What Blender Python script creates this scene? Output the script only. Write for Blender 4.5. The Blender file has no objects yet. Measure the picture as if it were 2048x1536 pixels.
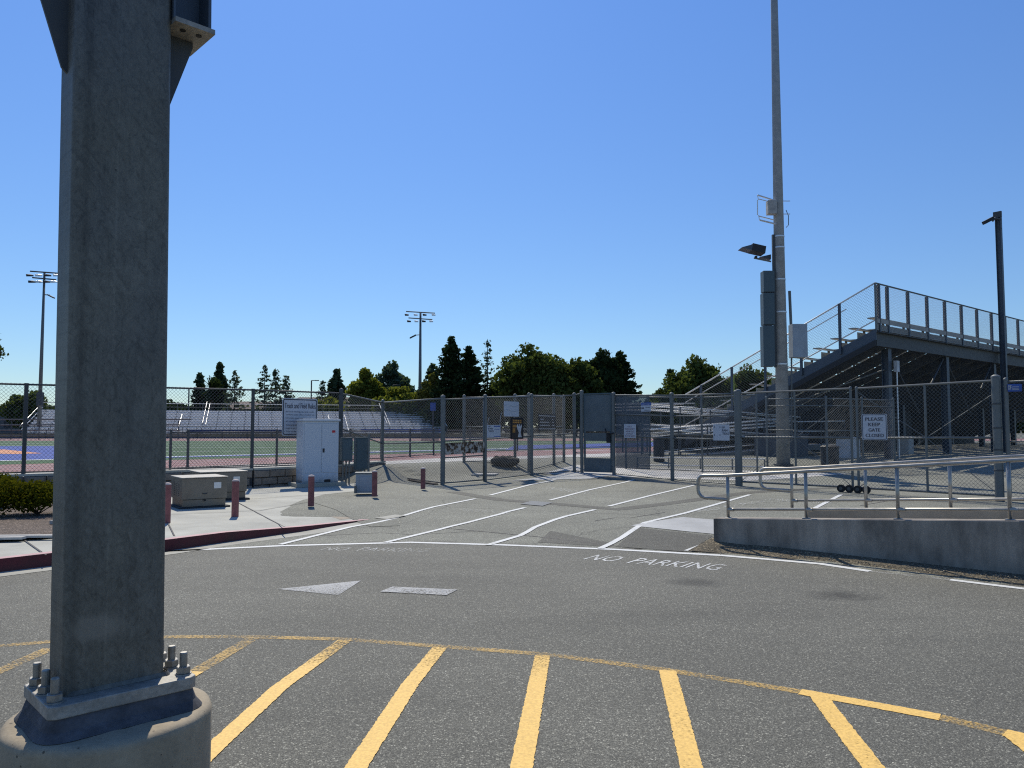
import bpy, math, random
from math import sin, cos, pi, radians, sqrt, atan2
from mathutils import Vector, Matrix, noise
random.seed(7)
scene = bpy.context.scene
C = bpy.data.collections.new("scene"); scene.collection.children.link(C)

# ------------------------------------------------------------------ camera
F = 1538.0; CAMZ = 1.6; PITCH = math.atan(88 / F)
cd = bpy.data.cameras.new("camera"); cam = bpy.data.objects.new("camera", cd); C.objects.link(cam)
cam.location = (0, 0, CAMZ); cam.rotation_euler = (pi / 2 + PITCH, 0, 0)
cd.sensor_width = 36; cd.lens = 36 * F / 2048; cd.clip_end = 6000; cd.clip_start = .05
scene.camera = cam
scene.view_settings.view_transform = 'Standard'; scene.view_settings.look = 'None'
scene.view_settings.exposure = 0

def ray(px, py):
    u = (px - 1024) / F; v = (768 - py) / F
    return Vector((u, cos(PITCH) - v * sin(PITCH), sin(PITCH) + v * cos(PITCH)))
def PZ(px, py, z=0.0):
    d = ray(px, py); t = (z - CAMZ) / d.z
    return Vector((d.x * t, d.y * t, z))
def PY(px, py, Y):
    d = ray(px, py); t = Y / d.y
    return Vector((d.x * t, Y, CAMZ + d.z * t))
def lerp(a, b, t): return a + (b - a) * t
def sstep(t): t = max(0., min(1., t)); return t * t * (3 - 2 * t)
def interp(tab, x):
    if x <= tab[0][0]: return tab[0][1]
    for (a, b), (c, d) in zip(tab, tab[1:]):
        if x <= c: return lerp(b, d, (x - a) / (c - a))
    return tab[-1][1]

# ------------------------------------------------------------------ terrain
EDGE = [(330,1103),(560,1092),(820,1085),(1000,1090),(1225,1099),(1440,1111),(1640,1128),(1740,1143),(1900,1160),(2048,1178)]
EDGEW = [PZ(a, b, 0) for a, b in EDGE]
EDGET = [(-60, EDGEW[0].y - 1)] + [(p.x, p.y) for p in EDGEW] + [(60, EDGEW[-1].y - 4)]
FL = [PY(-250, 0, 15.6), PY(50, 0, 16.8), PY(505, 0, 19.2), PY(680, 0, 21.2), PY(765, 0, 23.4), PY(870, 0, 22.0)]
FLT = [(-60, -20)] + [(p.x, p.y) for p in FL]
RSPX = [(-500,1205),(0,1145),(105,1132),(330,1103),(450,1085),(600,1064),(740,1043),(900,1060),(1060,1076),(1225,1098),(1440,1111),(1640,1128),(1740,1143),(1900,1160),(2048,1178)]
RSW = [PZ(a, b, 0) for a, b in RSPX]
RST = [(-60, RSW[0].y - 1)] + [(p.x, p.y) for p in RSW] + [(60, RSW[-1].y - 4)]
def G(x, y):
    d = y - interp(RST, x)
    base = .1 + .4 * sstep((y - 21) / 10)
    tf = (x + 13.2) * .673 - (y - 29.7) * .74
    if y > 20 and tf < 13.0: base = lerp(base, max(base, .5), sstep((13.0 - tf) / 1.9))
    z = base if d > 2.5 else min(base, .1 * sstep(d / 2.5))
    if x < -2.0:
        st = sstep((y - interp(FLT, x) - .02) / .2)
        zb = lerp(.5, base, sstep((x + 4.6) / 2.4))
        z = lerp(z, max(z, zb), st)
    return z
def at(px, py, off=0.0):
    d = ray(px, py); t = 3.0; last = t
    if d.z >= 0: d = Vector((d.x, d.y, -1e-4))
    while t < 400:
        p = d * t
        if CAMZ + p.z <= G(p.x, p.y): break
        last = t; t += .05
    a, b = last, t
    for _ in range(14):
        m = (a + b) / 2; p = d * m
        if CAMZ + p.z <= G(p.x, p.y): b = m
        else: a = m
    p = d * b
    return Vector((p.x, p.y, G(p.x, p.y) + off))

# ------------------------------------------------------------------ materials
class NT:
    def __init__(s, name):
        s.m = bpy.data.materials.new(name); s.m.use_nodes = True
        s.t = s.m.node_tree; s.n = s.t.nodes; s.l = s.t.links
        s.b = s.n['Principled BSDF']; s.out = s.n['Material Output']
        g = s.n.new('ShaderNodeNewGeometry'); s.pos = g.outputs['Position']; s.geo = g
    def link(s, a, b): s.l.new(a, b)
    def map(s, sc=(1,1,1)):
        n = s.n.new('ShaderNodeMapping'); n.inputs['Scale'].default_value = sc
        s.link(s.pos, n.inputs['Vector']); return n.outputs[0]
    def noise(s, scale, detail=3, rough=.55, vec=None, dist=0):
        n = s.n.new('ShaderNodeTexNoise'); n.inputs['Scale'].default_value = scale
        n.inputs['Detail'].default_value = detail; n.inputs['Roughness'].default_value = rough
        n.inputs['Distortion'].default_value = dist
        s.link(vec if vec else s.pos, n.inputs['Vector']); return n.outputs['Fac']
    def voro(s, scale, feat='F1', vec=None, out='Distance'):
        n = s.n.new('ShaderNodeTexVoronoi'); n.feature = feat; n.inputs['Scale'].default_value = scale
        s.link(vec if vec else s.pos, n.inputs['Vector']); return n.outputs[out]
    def ramp(s, fac, stops):
        n = s.n.new('ShaderNodeValToRGB'); e = n.color_ramp.elements
        while len(e) < len(stops): e.new(.5)
        for i, (p, c) in enumerate(stops):
            e[i].position = p; e[i].color = (c, c, c, 1) if isinstance(c, (int, float)) else (*c, 1)
        s.link(fac, n.inputs[0]); return n.outputs[0]
    def mix(s, fac, a, b, mode='MIX'):
        n = s.n.new('ShaderNodeMix'); n.data_type = 'RGBA'; n.blend_type = mode
        for i, v in ((0, fac), (6, a), (7, b)):
            if isinstance(v, (int, float)): n.inputs[i].default_value = v if i == 0 else (v, v, v, 1)
            elif isinstance(v, tuple): n.inputs[i].default_value = (*v, 1)
            else: s.link(v, n.inputs[i])
        return n.outputs[2]
    def math(s, op, a, b=0.0):
        n = s.n.new('ShaderNodeMath'); n.operation = op
        for i, v in ((0, a), (1, b)):
            if isinstance(v, (int, float)): n.inputs[i].default_value = v
            else: s.link(v, n.inputs[i])
        return n.outputs[0]
    def col(s, c):
        if isinstance(c, tuple): s.b.inputs['Base Color'].default_value = (*c, 1)
        else: s.link(c, s.b.inputs['Base Color'])
    def rough(s, v):
        if isinstance(v, (int, float)): s.b.inputs['Roughness'].default_value = v
        else: s.link(v, s.b.inputs['Roughness'])
    def bump(s, h, strength=.3, dist=.01):
        n = s.n.new('ShaderNodeBump'); n.inputs['Strength'].default_value = strength
        n.inputs['Distance'].default_value = dist; s.link(h, n.inputs['Height'])
        s.link(n.outputs[0], s.b.inputs['Normal'])
    def alpha(s, fac):                       # fac 0 = see-through
        t = s.n.new('ShaderNodeBsdfTransparent'); m = s.n.new('ShaderNodeMixShader')
        if isinstance(fac, (int, float)): m.inputs[0].default_value = fac
        else: s.link(fac, m.inputs[0])
        s.link(t.outputs[0], m.inputs[1]); s.link(s.b.outputs[0], m.inputs[2])
        s.link(m.outputs[0], s.out.inputs['Surface'])

M = {}
def simple(name, c, rough=.6, metal=0., var=.25, scale=3., spec=.5, stretch=None, bump=0, fine=0):
    t = NT(name); v = t.map(stretch) if stretch else None
    n = t.noise(scale, 4, .6, v)
    f = t.ramp(n, [(.3, 1 - var), (.7, 1 + var * .6)])
    c2 = t.mix(1.0, c, f, 'MULTIPLY')
    if fine:
        n2 = t.noise(fine, 2, .6); c2 = t.mix(1.0, c2, t.ramp(n2, [(.3, .8), (.7, 1.15)]), 'MULTIPLY')
        if bump: t.bump(n2, bump, .004)
    t.col(c2); t.rough(t.ramp(n, [(.3, max(.05, rough - .08)), (.7, min(1, rough + .1))]))
    t.b.inputs['Metallic'].default_value = metal
    t.b.inputs['Specular IOR Level'].default_value = spec
    M[name] = t.m; return t.m

def asphalt(name, lo, hi, spots=(), patchy=.16, tint=(1.03, .99, .79), cracks=False):
    t = NT(name)
    fine = t.noise(125, 3, .85); mid = t.noise(42, 3, .8)
    vor = t.voro(125, 'F1', out='Color')
    sp = t.n.new('ShaderNodeSeparateColor'); t.link(vor, sp.inputs[0])
    c = t.ramp(fine, [(.38, lo * .6), (.52, (lo + hi) / 2), (.64, hi * 1.25)])
    stones = t.ramp(sp.outputs[0], [(.0, .55), (.6, 1.0), (.9, 1.4), (.98, 3.2)])
    c = t.mix(.8, c, stones, 'MULTIPLY')
    c = t.mix(.75, c, t.ramp(mid, [(.34, .68), (.66, 1.32)]), 'MULTIPLY')
    big = t.noise(.35, 5, .6); c = t.mix(1.0, c, t.ramp(big, [(.3, 1 - patchy), (.7, 1 + patchy)]), 'MULTIPLY')
    st = t.noise(1.3, 5, .7, t.map((.35, 1.4, 1))); c = t.mix(1.0, c, t.ramp(st, [(.3, .9), (.7, 1.08)]), 'MULTIPLY')
    c = t.mix(1.0, c, tint, 'MULTIPLY')
    for (x, y, rx, ry, a) in spots:
        mp = t.n.new('ShaderNodeMapping'); mp.vector_type = 'TEXTURE'
        mp.inputs['Location'].default_value = (x, y, 0); mp.inputs['Scale'].default_value = (rx, ry, 99)
        t.link(t.pos, mp.inputs['Vector'])
        L = t.n.new('ShaderNodeVectorMath'); L.operation = 'LENGTH'; t.link(mp.outputs[0], L.inputs[0])
        w = t.math('ADD', L.outputs['Value'], t.math('MULTIPLY', t.noise(4, 3), .9))
        c = t.mix(1.0, c, t.ramp(t.math('MULTIPLY', w, .5), [(.35, 1 - a), (.75, 1.0)]), 'MULTIPLY')
    if cracks:
        wv = t.noise(1.2, 3); vv = t.n.new('ShaderNodeVectorMath'); vv.operation = 'ADD'
        t.link(t.pos, vv.inputs[0]); t.link(wv, vv.inputs[1])
        cr = t.voro(.28, 'DISTANCE_TO_EDGE', vv.outputs[0])
        c = t.mix(1.0, c, t.ramp(cr, [(.0, .55), (.006, 1.0)]), 'MULTIPLY')
    t.col(c); t.rough(.82); t.b.inputs['Specular IOR Level'].default_value = .45
    t.bump(fine, .55, .008); M[name] = t.m; return t.m

s1 = PZ(1390, 1165); s2 = PZ(1690, 1192)
asphalt('road', .07, .20, [(s1.x, s1.y, .36, .26, .5), (s2.x, s2.y, .38, .28, .55), (-1.5, 8.2, 1.8, .4, .1), (1.5, 6.6, 2.4, .35, .08)])
asphalt('apron', .115, .245, patchy=.22, cracks=True, tint=(1.06, 1.05, .83))
asphalt('patch', .05, .15)


def paint(name, c, cover, yfade=None, rough=.7, wear=55, amax=1.):
    t = NT(name)
    n = t.noise(wear, 4, .75); n2 = t.noise(2.2, 3)
    t.col(t.mix(1., c, t.ramp(t.noise(60, 2), [(.3, .78), (.7, 1.1)]), 'MULTIPLY')); t.rough(rough)
    th = t.math('ADD', n, t.math('MULTIPLY', n2, .35))
    if yfade:
        y0, y1, c0, c1 = yfade
        sx = t.n.new('ShaderNodeSeparateXYZ'); t.link(t.pos, sx.inputs[0])
        mr = t.n.new('ShaderNodeMapRange'); mr.inputs[1].default_value = y0; mr.inputs[2].default_value = y1
        mr.inputs[3].default_value = c0; mr.inputs[4].default_value = c1
        t.link(sx.outputs['Y'], mr.inputs[0]); th = t.math('ADD', th, mr.outputs[0])
        cover = .0
    a = t.ramp(t.math('ADD', th, cover), [(.60, .0), (.80, amax)])
    t.alpha(a); M[name] = t.m
YEL = (.86, .54, .135)
paint('yellow_paint', YEL, 0, (4.3, 5.6, .40, .04))
paint('yellow_solid', YEL, .2)
paint('yellow_worn', YEL, .0, amax=.7)
paint('white_line', (.72, .72, .68), .2)
paint('white_text', (.74, .74, .70), .07)
paint('white_ghost', (.70, .70, .66), -.05)
paint('arrow_paint', (.40, .40, .385), .10)

def metal(name, c, rough=.45, metallic=.75, var=.2, scale=6):
    return simple(name, c, rough, metallic, var, scale, .5)
metal('galv', (.165, .175, .17), .55, .3); metal('pole_steel', (.32, .345, .37), .6, .1, .22, 4); metal('rail', (.70, .69, .66), .5, .3, .08)
metal('galv_dark', (.075, .08, .082), .6, .15); metal('fence_wire', (.15, .155, .15), .55, .2, .05)
metal('fence_wire_dark', (.10, .105, .11), .6, .2, .05)
metal('steel_blue', (.085, .105, .13), .5, .35); metal('alu', (.72, .73, .74), .42, .6, .12)
metal('stainless', (.22, .195, .16), .42, .5, .3, 2.5)
simple('handrail_steel', (.40, .375, .33), .38, .6, .18, 5, stretch=(1, 1, 3))
simple('white_cab', (.52, .56, .62), .5, 0, .06, 1.2); simple('door_panel', (.115, .14, .15), .6, .1, .2)
simple('grey_green', (.075, .11, .125), .55, .1, .1); simple('box_grey', (.33, .37, .41), .6, 0, .15); simple('panel_dark', (.15, .16, .165), .7, 0, .2, 9, fine=60)
simple('black', (.012, .012, .014), .6); simple('dark', (.03, .032, .035), .7)
simple('rubber', (.02, .02, .02), .85); simple('red_paint_kerb', (.09, .006, .012), .5, 0, .35, 5, fine=60)
simple('red_kerb_top', (.55, .33, .32), .7, 0, .35, 6, fine=80)
simple('bollard_red', (.25, .09, .09), .65, 0, .35, 9, fine=60); simple('bollard_cap', (.5, .42, .40), .7)
simple('sign_white', (.50, .52, .56), .5, 0, .05); simple('sign_text', (.09, .09, .11), .6)
simple('sign_border', (.015, .018, .03), .5); simple('sign_blue', (.03, .09, .36), .5); simple('sign_red', (.5, .02, .03), .5)
simple('poster_orange', (.55, .27, .06), .5); simple('rules_text', (.22, .14, .20), .6); simple('pale', (.55, .55, .55), .6)
simple('bench_white', (.85, .86, .88), .5, .0, .06); simple('bench_riser', (.66, .68, .72), .6)
simple('tan_screen', (.30, .22, .13), .8); simple('roof_grey', (.20, .22, .25), .8); simple('brown_roof', (.19, .145, .12), .9)
simple('wall_grey', (.11, .115, .125), .85); simple('plank', (.36, .345, .31), .7); simple('stand_alu', (.62, .60, .54), .6, .1); simple('navy', (.02, .035, .13), .6)
simple('net', (.065, .06, .05), .95, 0, .5, 14); simple('panel_old', (.42, .40, .37), .7, 0, .3, 6)
simple('wood', (.06, .045, .035), .9); simple('twine', (.3, .26, .17), .9); simple('yellow_post', (.45, .5, .05), .6)

def concrete(name, c, stain=.25, scale=1.2, pits=False, vert=False):
    t = NT(name)
    v = t.map((4, 4, .6)) if vert else None
    n = t.noise(scale, 6, .65, v); f = t.noise(70, 3, .7)
    cc = t.mix(1., c, t.ramp(n, [(.3, 1 - stain), (.7, 1 + stain * .5)]), 'MULTIPLY')
    cc = t.mix(1., cc, t.ramp(f, [(.3, .88), (.7, 1.08)]), 'MULTIPLY')
    if vert:
        n3 = t.noise(1.3, 5, .65, t.map((1, 1, .5))); cc = t.mix(1., cc, t.ramp(n3, [(.36, .5), (.5, .95), (.62, 1.2)]), 'MULTIPLY')
    if pits:
        p = t.voro(26, 'F1'); keep = t.noise(9, 2)
        pit = t.ramp(t.math('ADD', p, t.math('MULTIPLY', keep, .5)), [(.27, .3), (.33, 1.)])
        cc = t.mix(1., cc, pit, 'MULTIPLY')
    t.col(cc); t.rough(.85); t.bump(f, .3, .004); M[name] = t.m
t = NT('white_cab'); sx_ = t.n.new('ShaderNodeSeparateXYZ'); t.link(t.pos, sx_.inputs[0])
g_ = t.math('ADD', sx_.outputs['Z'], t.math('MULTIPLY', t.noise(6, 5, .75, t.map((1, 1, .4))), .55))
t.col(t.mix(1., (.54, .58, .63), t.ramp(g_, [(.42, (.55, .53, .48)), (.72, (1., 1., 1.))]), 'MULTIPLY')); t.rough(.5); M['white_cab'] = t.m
concrete('sidewalk', (.45, .44, .375)); concrete('gutter', (.42, .405, .34)); concrete('pedestal', (.37, .305, .21), .35, 3, True)
concrete('ramp_wall', (.345, .30, .245), .28, 1.4, vert=True); concrete('landing', (.46, .46, .44)); concrete('pale_conc', (.52, .50, .46))
concrete('grout', (.10, .10, .11), .7, 7); concrete('block', (.27, .22, .17), .35, 5); concrete('brown_conc', (.36, .30, .22), .3, 2)
simple('joint', (.12, .11, .10), .9)

def soil(name, c):
    t = NT(name); a = t.noise(45, 4, .8); b = t.voro(60, out='Color'); s = t.n.new('ShaderNodeSeparateColor'); t.link(b, s.inputs[0])
    cc = t.mix(1., c, t.ramp(a, [(.3, .45), (.7, 1.5)]), 'MULTIPLY')
    cc = t.mix(1., cc, t.ramp(s.outputs[0], [(.0, .7), (.8, 1.1), (.97, 2.6)]), 'MULTIPLY')
    t.col(cc); t.rough(.95); t.bump(a, 1, .03); M[name] = t.m
soil('mulch', (.17, .13, .10)); simple('pebbles', (.22, .195, .145), .9, 0, .6, 30); soil('dirt', (.17, .14, .09))
simple('turf', (.04, .105, .028), .9, 0, .25, 1.5, fine=40); simple('grass_far', (.07, .1, .04), .9, 0, .3, .2)
simple('track', (.27, .125, .115), .85, 0, .12, .6, fine=25); simple('field_blue', (.003, .045, .30), .8); simple('field_orange', (.65, .27, .12), .8)
simple('field_white', (.8, .82, .85), .8); simple('far_ground', (.13, .13, .1), .95, 0, .3, .05)

def galv_column():
    t = NT('galvanised'); w = t.noise(2.2, 6, .7, t.map((1, 1, .55)), .8); f = t.noise(30, 5, .8, t.map((1, 1, .45)), 1.8)
    c = t.ramp(w, [(.3, (.150, .138, .115)), (.5, (.175, .163, .138)), (.72, (.215, .20, .168))])
    c = t.mix(.9, c, t.ramp(f, [(.34, .6), (.47, .96), (.7, 1.18)]), 'MULTIPLY')
    sp = t.noise(16, 6, .85, None, 2.5); c = t.mix(.4, c, t.ramp(sp, [(.36, .45), (.44, 1.)]), 'MULTIPLY')
    sc = t.noise(9, 4, .8, t.map((3, 3, .25)), .6); c = t.mix(.5, c, t.ramp(sc, [(.38, .72), (.52, 1.)]), 'MULTIPLY')
    pits = t.voro(34, 'F1'); k = t.noise(4, 2); c = t.mix(.85, c, t.ramp(t.math('ADD', pits, t.math('MULTIPLY', k, .8)), [(.33, .35), (.40, 1.)]), 'MULTIPLY')
    lg = t.noise(1.1, 3, .5, t.map((2, 2, .8))); c = t.mix(.8, c, t.ramp(lg, [(.3, (.8, .88, 1.)), (.65, (1.08, 1.08, 1.0))]), 'MULTIPLY')
    sp2 = t.noise(70, 4, .9, None, 1.0); c = t.mix(.55, c, t.ramp(sp2, [(.38, .7), (.5, 1.), (.66, 1.2)]), 'MULTIPLY')
    def dist(p, sc):
        mp = t.n.new('ShaderNodeMapping'); mp.vector_type = 'TEXTURE'; mp.inputs['Location'].default_value = p; mp.inputs['Scale'].default_value = sc
        t.link(t.pos, mp.inputs['Vector']); L = t.n.new('ShaderNodeVectorMath'); L.operation = 'LENGTH'; t.link(mp.outputs[0], L.inputs[0]); return L.outputs['Value']
    def diag(sg, scale):
        dt_ = t.n.new('ShaderNodeVectorMath'); dt_.operation = 'DOT_PRODUCT'; t.link(t.pos, dt_.inputs[0]); dt_.inputs[1].default_value = (.717*.6, .697*.6, .8*sg)
        d2_ = t.n.new('ShaderNodeVectorMath'); d2_.operation = 'DOT_PRODUCT'; t.link(t.pos, d2_.inputs[0]); d2_.inputs[1].default_value = (-.717*.8*sg, -.697*.8*sg, .6)
        cb = t.n.new('ShaderNodeCombineXYZ'); t.link(t.math('MULTIPLY', dt_.outputs['Value'], .22), cb.inputs[0]); t.link(d2_.outputs['Value'], cb.inputs[1]); return t.noise(scale, 4, .75, cb.outputs[0], .4)
    c = t.mix(.34, c, t.ramp(diag(-1, 46), [(.36, .5), (.45, .95), (.64, 1.25)]), 'MULTIPLY'); c = t.mix(.22, c, t.ramp(diag(1, 70), [(.35, .6), (.44, 1.), (.66, 1.25)]), 'MULTIPLY')
    p_ = PY(190, 1258, 2.8); dd_ = t.math('ADD', dist(tuple(p_), (.13, .5, .085)), t.math('MULTIPLY', t.noise(14, 4, .7), .7))
    c = t.mix(t.ramp(dd_, [(.7, .7), (1.5, 0.)]), c, (.27, .25, .21))
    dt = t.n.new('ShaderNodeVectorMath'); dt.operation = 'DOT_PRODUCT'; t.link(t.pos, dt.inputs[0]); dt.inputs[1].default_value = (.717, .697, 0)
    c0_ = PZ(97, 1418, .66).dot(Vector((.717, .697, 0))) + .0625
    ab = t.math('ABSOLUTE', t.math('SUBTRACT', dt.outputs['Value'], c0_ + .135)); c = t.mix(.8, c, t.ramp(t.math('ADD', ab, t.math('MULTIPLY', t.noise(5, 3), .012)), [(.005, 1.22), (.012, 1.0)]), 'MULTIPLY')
    ab2 = t.math('ABSOLUTE', t.math('SUBTRACT', dt.outputs['Value'], c0_ + .028)); c = t.mix(.8, c, t.ramp(t.math('ADD', ab2, t.math('MULTIPLY', t.noise(12, 4, .7), .05)), [(.02, .62), (.05, 1.0)]), 'MULTIPLY')  # dark band painted along the front's left edge as the corner's shadow
    t.col(c); t.b.inputs['Metallic'].default_value = .45; t.rough(t.ramp(f, [(.3, .5), (.7, .68)])); t.bump(f, .12, .003)
    M['galvanised'] = t.m
galv_column()
simple('galv_plate', (.34, .32, .28), .55, .2, .3, 12, fine=60); simple('bolt', (.34, .32, .28), .5, .6, .3, 30)

def leaf(name, c, c2, tl=.35):
    t = NT(name); n = t.noise(.35, 3, .6); n2 = t.noise(3.1, 2)
    cc = t.mix(n2, c, c2); cc = t.mix(1., cc, t.ramp(n, [(.3, .6), (.7, 1.35)]), 'MULTIPLY')
    d = t.n.new('ShaderNodeBsdfDiffuse'); tr = t.n.new('ShaderNodeBsdfTranslucent'); m = t.n.new('ShaderNodeMixShader')
    t.link(cc, d.inputs[0]); t.link(t.mix(1., cc, (1.3, 1.25, .6), 'MULTIPLY'), tr.inputs[0]); m.inputs[0].default_value = tl
    t.link(d.outputs[0], m.inputs[1]); t.link(tr.outputs[0], m.inputs[2]); t.link(m.outputs[0], t.out.inputs['Surface'])
    M[name] = t.m
leaf('leaf_dark', (.020, .036, .018), (.05, .075, .03), .22); leaf('leaf_mid', (.045, .07, .024), (.11, .14, .042), .35)
leaf('leaf_yellow', (.085, .11, .022), (.20, .22, .05), .42); leaf('leaf_olive', (.10, .11, .03), (.17, .165, .05), .38)
leaf('leaf_blue', (.05, .085, .06), (.11, .155, .10), .28); leaf('leaf_conifer', (.032, .055, .032), (.075, .105, .058), .2)
leaf('leaf_hedge', (.04, .05, .006), (.13, .13, .015), .3); leaf('leaf_sparse', (.05, .08, .055), (.11, .14, .09), .25)
t = NT('riser_white'); d = t.n.new('ShaderNodeBsdfDiffuse'); tr = t.n.new('ShaderNodeBsdfTranslucent'); m = t.n.new('ShaderNodeMixShader'); m.inputs[0].default_value = .45  # translucency stands in for sunlight bounced between the seat boards
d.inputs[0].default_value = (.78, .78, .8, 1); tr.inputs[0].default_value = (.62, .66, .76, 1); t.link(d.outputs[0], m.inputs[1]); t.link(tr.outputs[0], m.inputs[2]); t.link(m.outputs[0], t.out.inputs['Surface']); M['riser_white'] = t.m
t = NT('stand_riser'); d = t.n.new('ShaderNodeBsdfDiffuse'); tr = t.n.new('ShaderNodeBsdfTranslucent'); m = t.n.new('ShaderNodeMixShader'); m.inputs[0].default_value = .10  # translucency added to opaque boards to brighten the shaded underside
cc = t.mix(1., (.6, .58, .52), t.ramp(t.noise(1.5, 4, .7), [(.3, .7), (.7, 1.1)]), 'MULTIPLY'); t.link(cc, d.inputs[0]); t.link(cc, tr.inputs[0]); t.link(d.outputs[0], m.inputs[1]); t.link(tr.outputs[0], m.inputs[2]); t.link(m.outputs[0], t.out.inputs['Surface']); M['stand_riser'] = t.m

t = NT('perforated'); t.col((.13, .16, .19)); t.rough(.6); t.alpha(.62); M['perforated'] = t.m
t = NT('mesh_dense'); t.col((.16, .15, .14)); t.rough(.8); t.alpha(.38); M['mesh_dense'] = t.m
t = NT('old_sign')   # weathered board with dark rust blotches
n = t.noise(5.5, 5, .75); t.col(t.ramp(n, [(.44, (.035, .02, .012)), (.5, (.16, .10, .05)), (.54, (.45, .42, .37))])); t.rough(.8); M['old_sign'] = t.m

# ------------------------------------------------------------------ mesh tools
class MB:
    def __init__(s): s.v = []; s.f = []; s.smooth = False
    def add(s, vs, fs):
        n = len(s.v); s.v += [tuple(v) for v in vs]; s.f += [tuple(i + n for i in f) for f in fs]; return s
    def box(s, x0, y0, z0, x1, y1, z1):
        return s.obox(Vector((x0, y0, z0)), Vector((x1 - x0, 0, 0)), Vector((0, y1 - y0, 0)), Vector((0, 0, z1 - z0)))
    def obox(s, o, a, b, c):
        o, a, b, c = map(Vector, (o, a, b, c)); vs = [o, o+a, o+a+b, o+b, o+c, o+a+c, o+a+b+c, o+b+c]
        fs = [(0,3,2,1),(4,5,6,7),(0,1,5,4),(1,2,6,5),(2,3,7,6),(3,0,4,7)]
        if a.cross(b).dot(c) < 0: fs = [tuple(reversed(f)) for f in fs]
        return s.add(vs, fs)
    def tube(s, p0, p1, r, n=8, r1=None, caps=True):
        p0, p1 = Vector(p0), Vector(p1); d = (p1 - p0)
        if d.length < 1e-6: return s
        d.normalize(); u = d.orthogonal().normalized() if abs(d.z) < .99 else Vector((1, 0, 0)); w = d.cross(u)
        r1 = r if r1 is None else r1
        vs = [p0 + (u * cos(2*pi*i/n) + w * sin(2*pi*i/n)) * r for i in range(n)] + [p1 + (u * cos(2*pi*i/n) + w * sin(2*pi*i/n)) * r1 for i in range(n)]
        fs = [(i, (i+1) % n, n + (i+1) % n, n + i) for i in range(n)]
        if caps: fs += [tuple(reversed(range(n))), tuple(range(n, 2*n))]
        return s.add(vs, fs)
    def path(s, pts, r, n=8):
        pts = [Vector(p) for p in pts]; rings = []
        for i, p in enumerate(pts):
            d = (pts[min(i+1, len(pts)-1)] - pts[max(i-1, 0)]).normalized()
            if i == 0: ref = d.orthogonal().normalized()
            u = (ref - d * ref.dot(d)).normalized(); ref = u; w = d.cross(u)
            rings.append([p + (u * cos(2*pi*k/n) + w * sin(2*pi*k/n)) * r for k in range(n)])
        vs = [v for R in rings for v in R]; fs = []
        for i in range(len(rings) - 1):
            fs += [(i*n+k, i*n+(k+1) % n, (i+1)*n+(k+1) % n, (i+1)*n+k) for k in range(n)]
        fs += [tuple(reversed(range(n))), tuple(range((len(rings)-1)*n, len(rings)*n))]
        return s.add(vs, fs)
    def lathe(s, c, prof, n=24):
        c = Vector(c); vs = []; fs = []
        for r, z in prof: vs += [c + Vector((r*cos(2*pi*i/n), r*sin(2*pi*i/n), z)) for i in range(n)]
        for k in range(len(prof) - 1): fs += [(k*n+i, k*n+(i+1) % n, (k+1)*n+(i+1) % n, (k+1)*n+i) for i in range(n)]
        fs += [tuple(reversed(range(n))), tuple(range((len(prof)-1)*n, len(prof)*n))]
        return s.add(vs, fs)
    def poly(s, pts, th=0):
        pts = [Vector(p) for p in pts]; n = len(pts)
        if not th: return s.add(pts, [tuple(range(n))])
        up = [p + Vector((0, 0, th)) for p in pts]
        return s.add(pts + up, [tuple(reversed(range(n))), tuple(range(n, 2*n))] + [(i, (i+1) % n, n+(i+1) % n, n+i) for i in range(n)])
    def prism(s, pts, vec):
        pts = [Vector(p) for p in pts]; n = len(pts); vec = Vector(vec)
        return s.add(pts + [p + vec for p in pts], [tuple(reversed(range(n))), tuple(range(n, 2*n))] + [(i, (i+1) % n, n+(i+1) % n, n+i) for i in range(n)])
    def build(s, name, mat, parent=None, label=None, cat=None, group=None, kind=None, smooth=None, bevel=0):
        me = bpy.data.meshes.new(name)
        off = Vector((0, 0, 0)); p = parent
        while p is not None: off += p.location; p = p.parent
        loc = Vector((0, 0, 0))
        me.from_pydata([tuple(Vector(v) - off) for v in s.v], [], s.f); me.update()
        me.materials.append(M[mat])
        if smooth if smooth is not None else s.smooth:
            me.polygons.foreach_set('use_smooth', [True] * len(me.polygons))
        o = bpy.data.objects.new(name, me); C.objects.link(o); o.parent = parent
        if bevel:
            b = o.modifiers.new('bevel', 'BEVEL'); b.width = bevel; b.segments = 2; b.limit_method = 'ANGLE'
        return tag(o, label, cat, group, kind)
def tag(o, label=None, cat=None, group=None, kind=None):
    if label: o['label'] = label
    if cat: o['category'] = cat
    if group: o['group'] = group
    if kind: o['kind'] = kind
    return o
def thing(name, label, cat, loc, group=None):
    o = bpy.data.objects.new(name, None); C.objects.link(o); o.location = Vector(loc); o.empty_display_size = .2
    return tag(o, label, cat, group)
def struct(name, mb, mat, **k): return mb.build(name, mat, kind='structure', **k)

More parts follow.
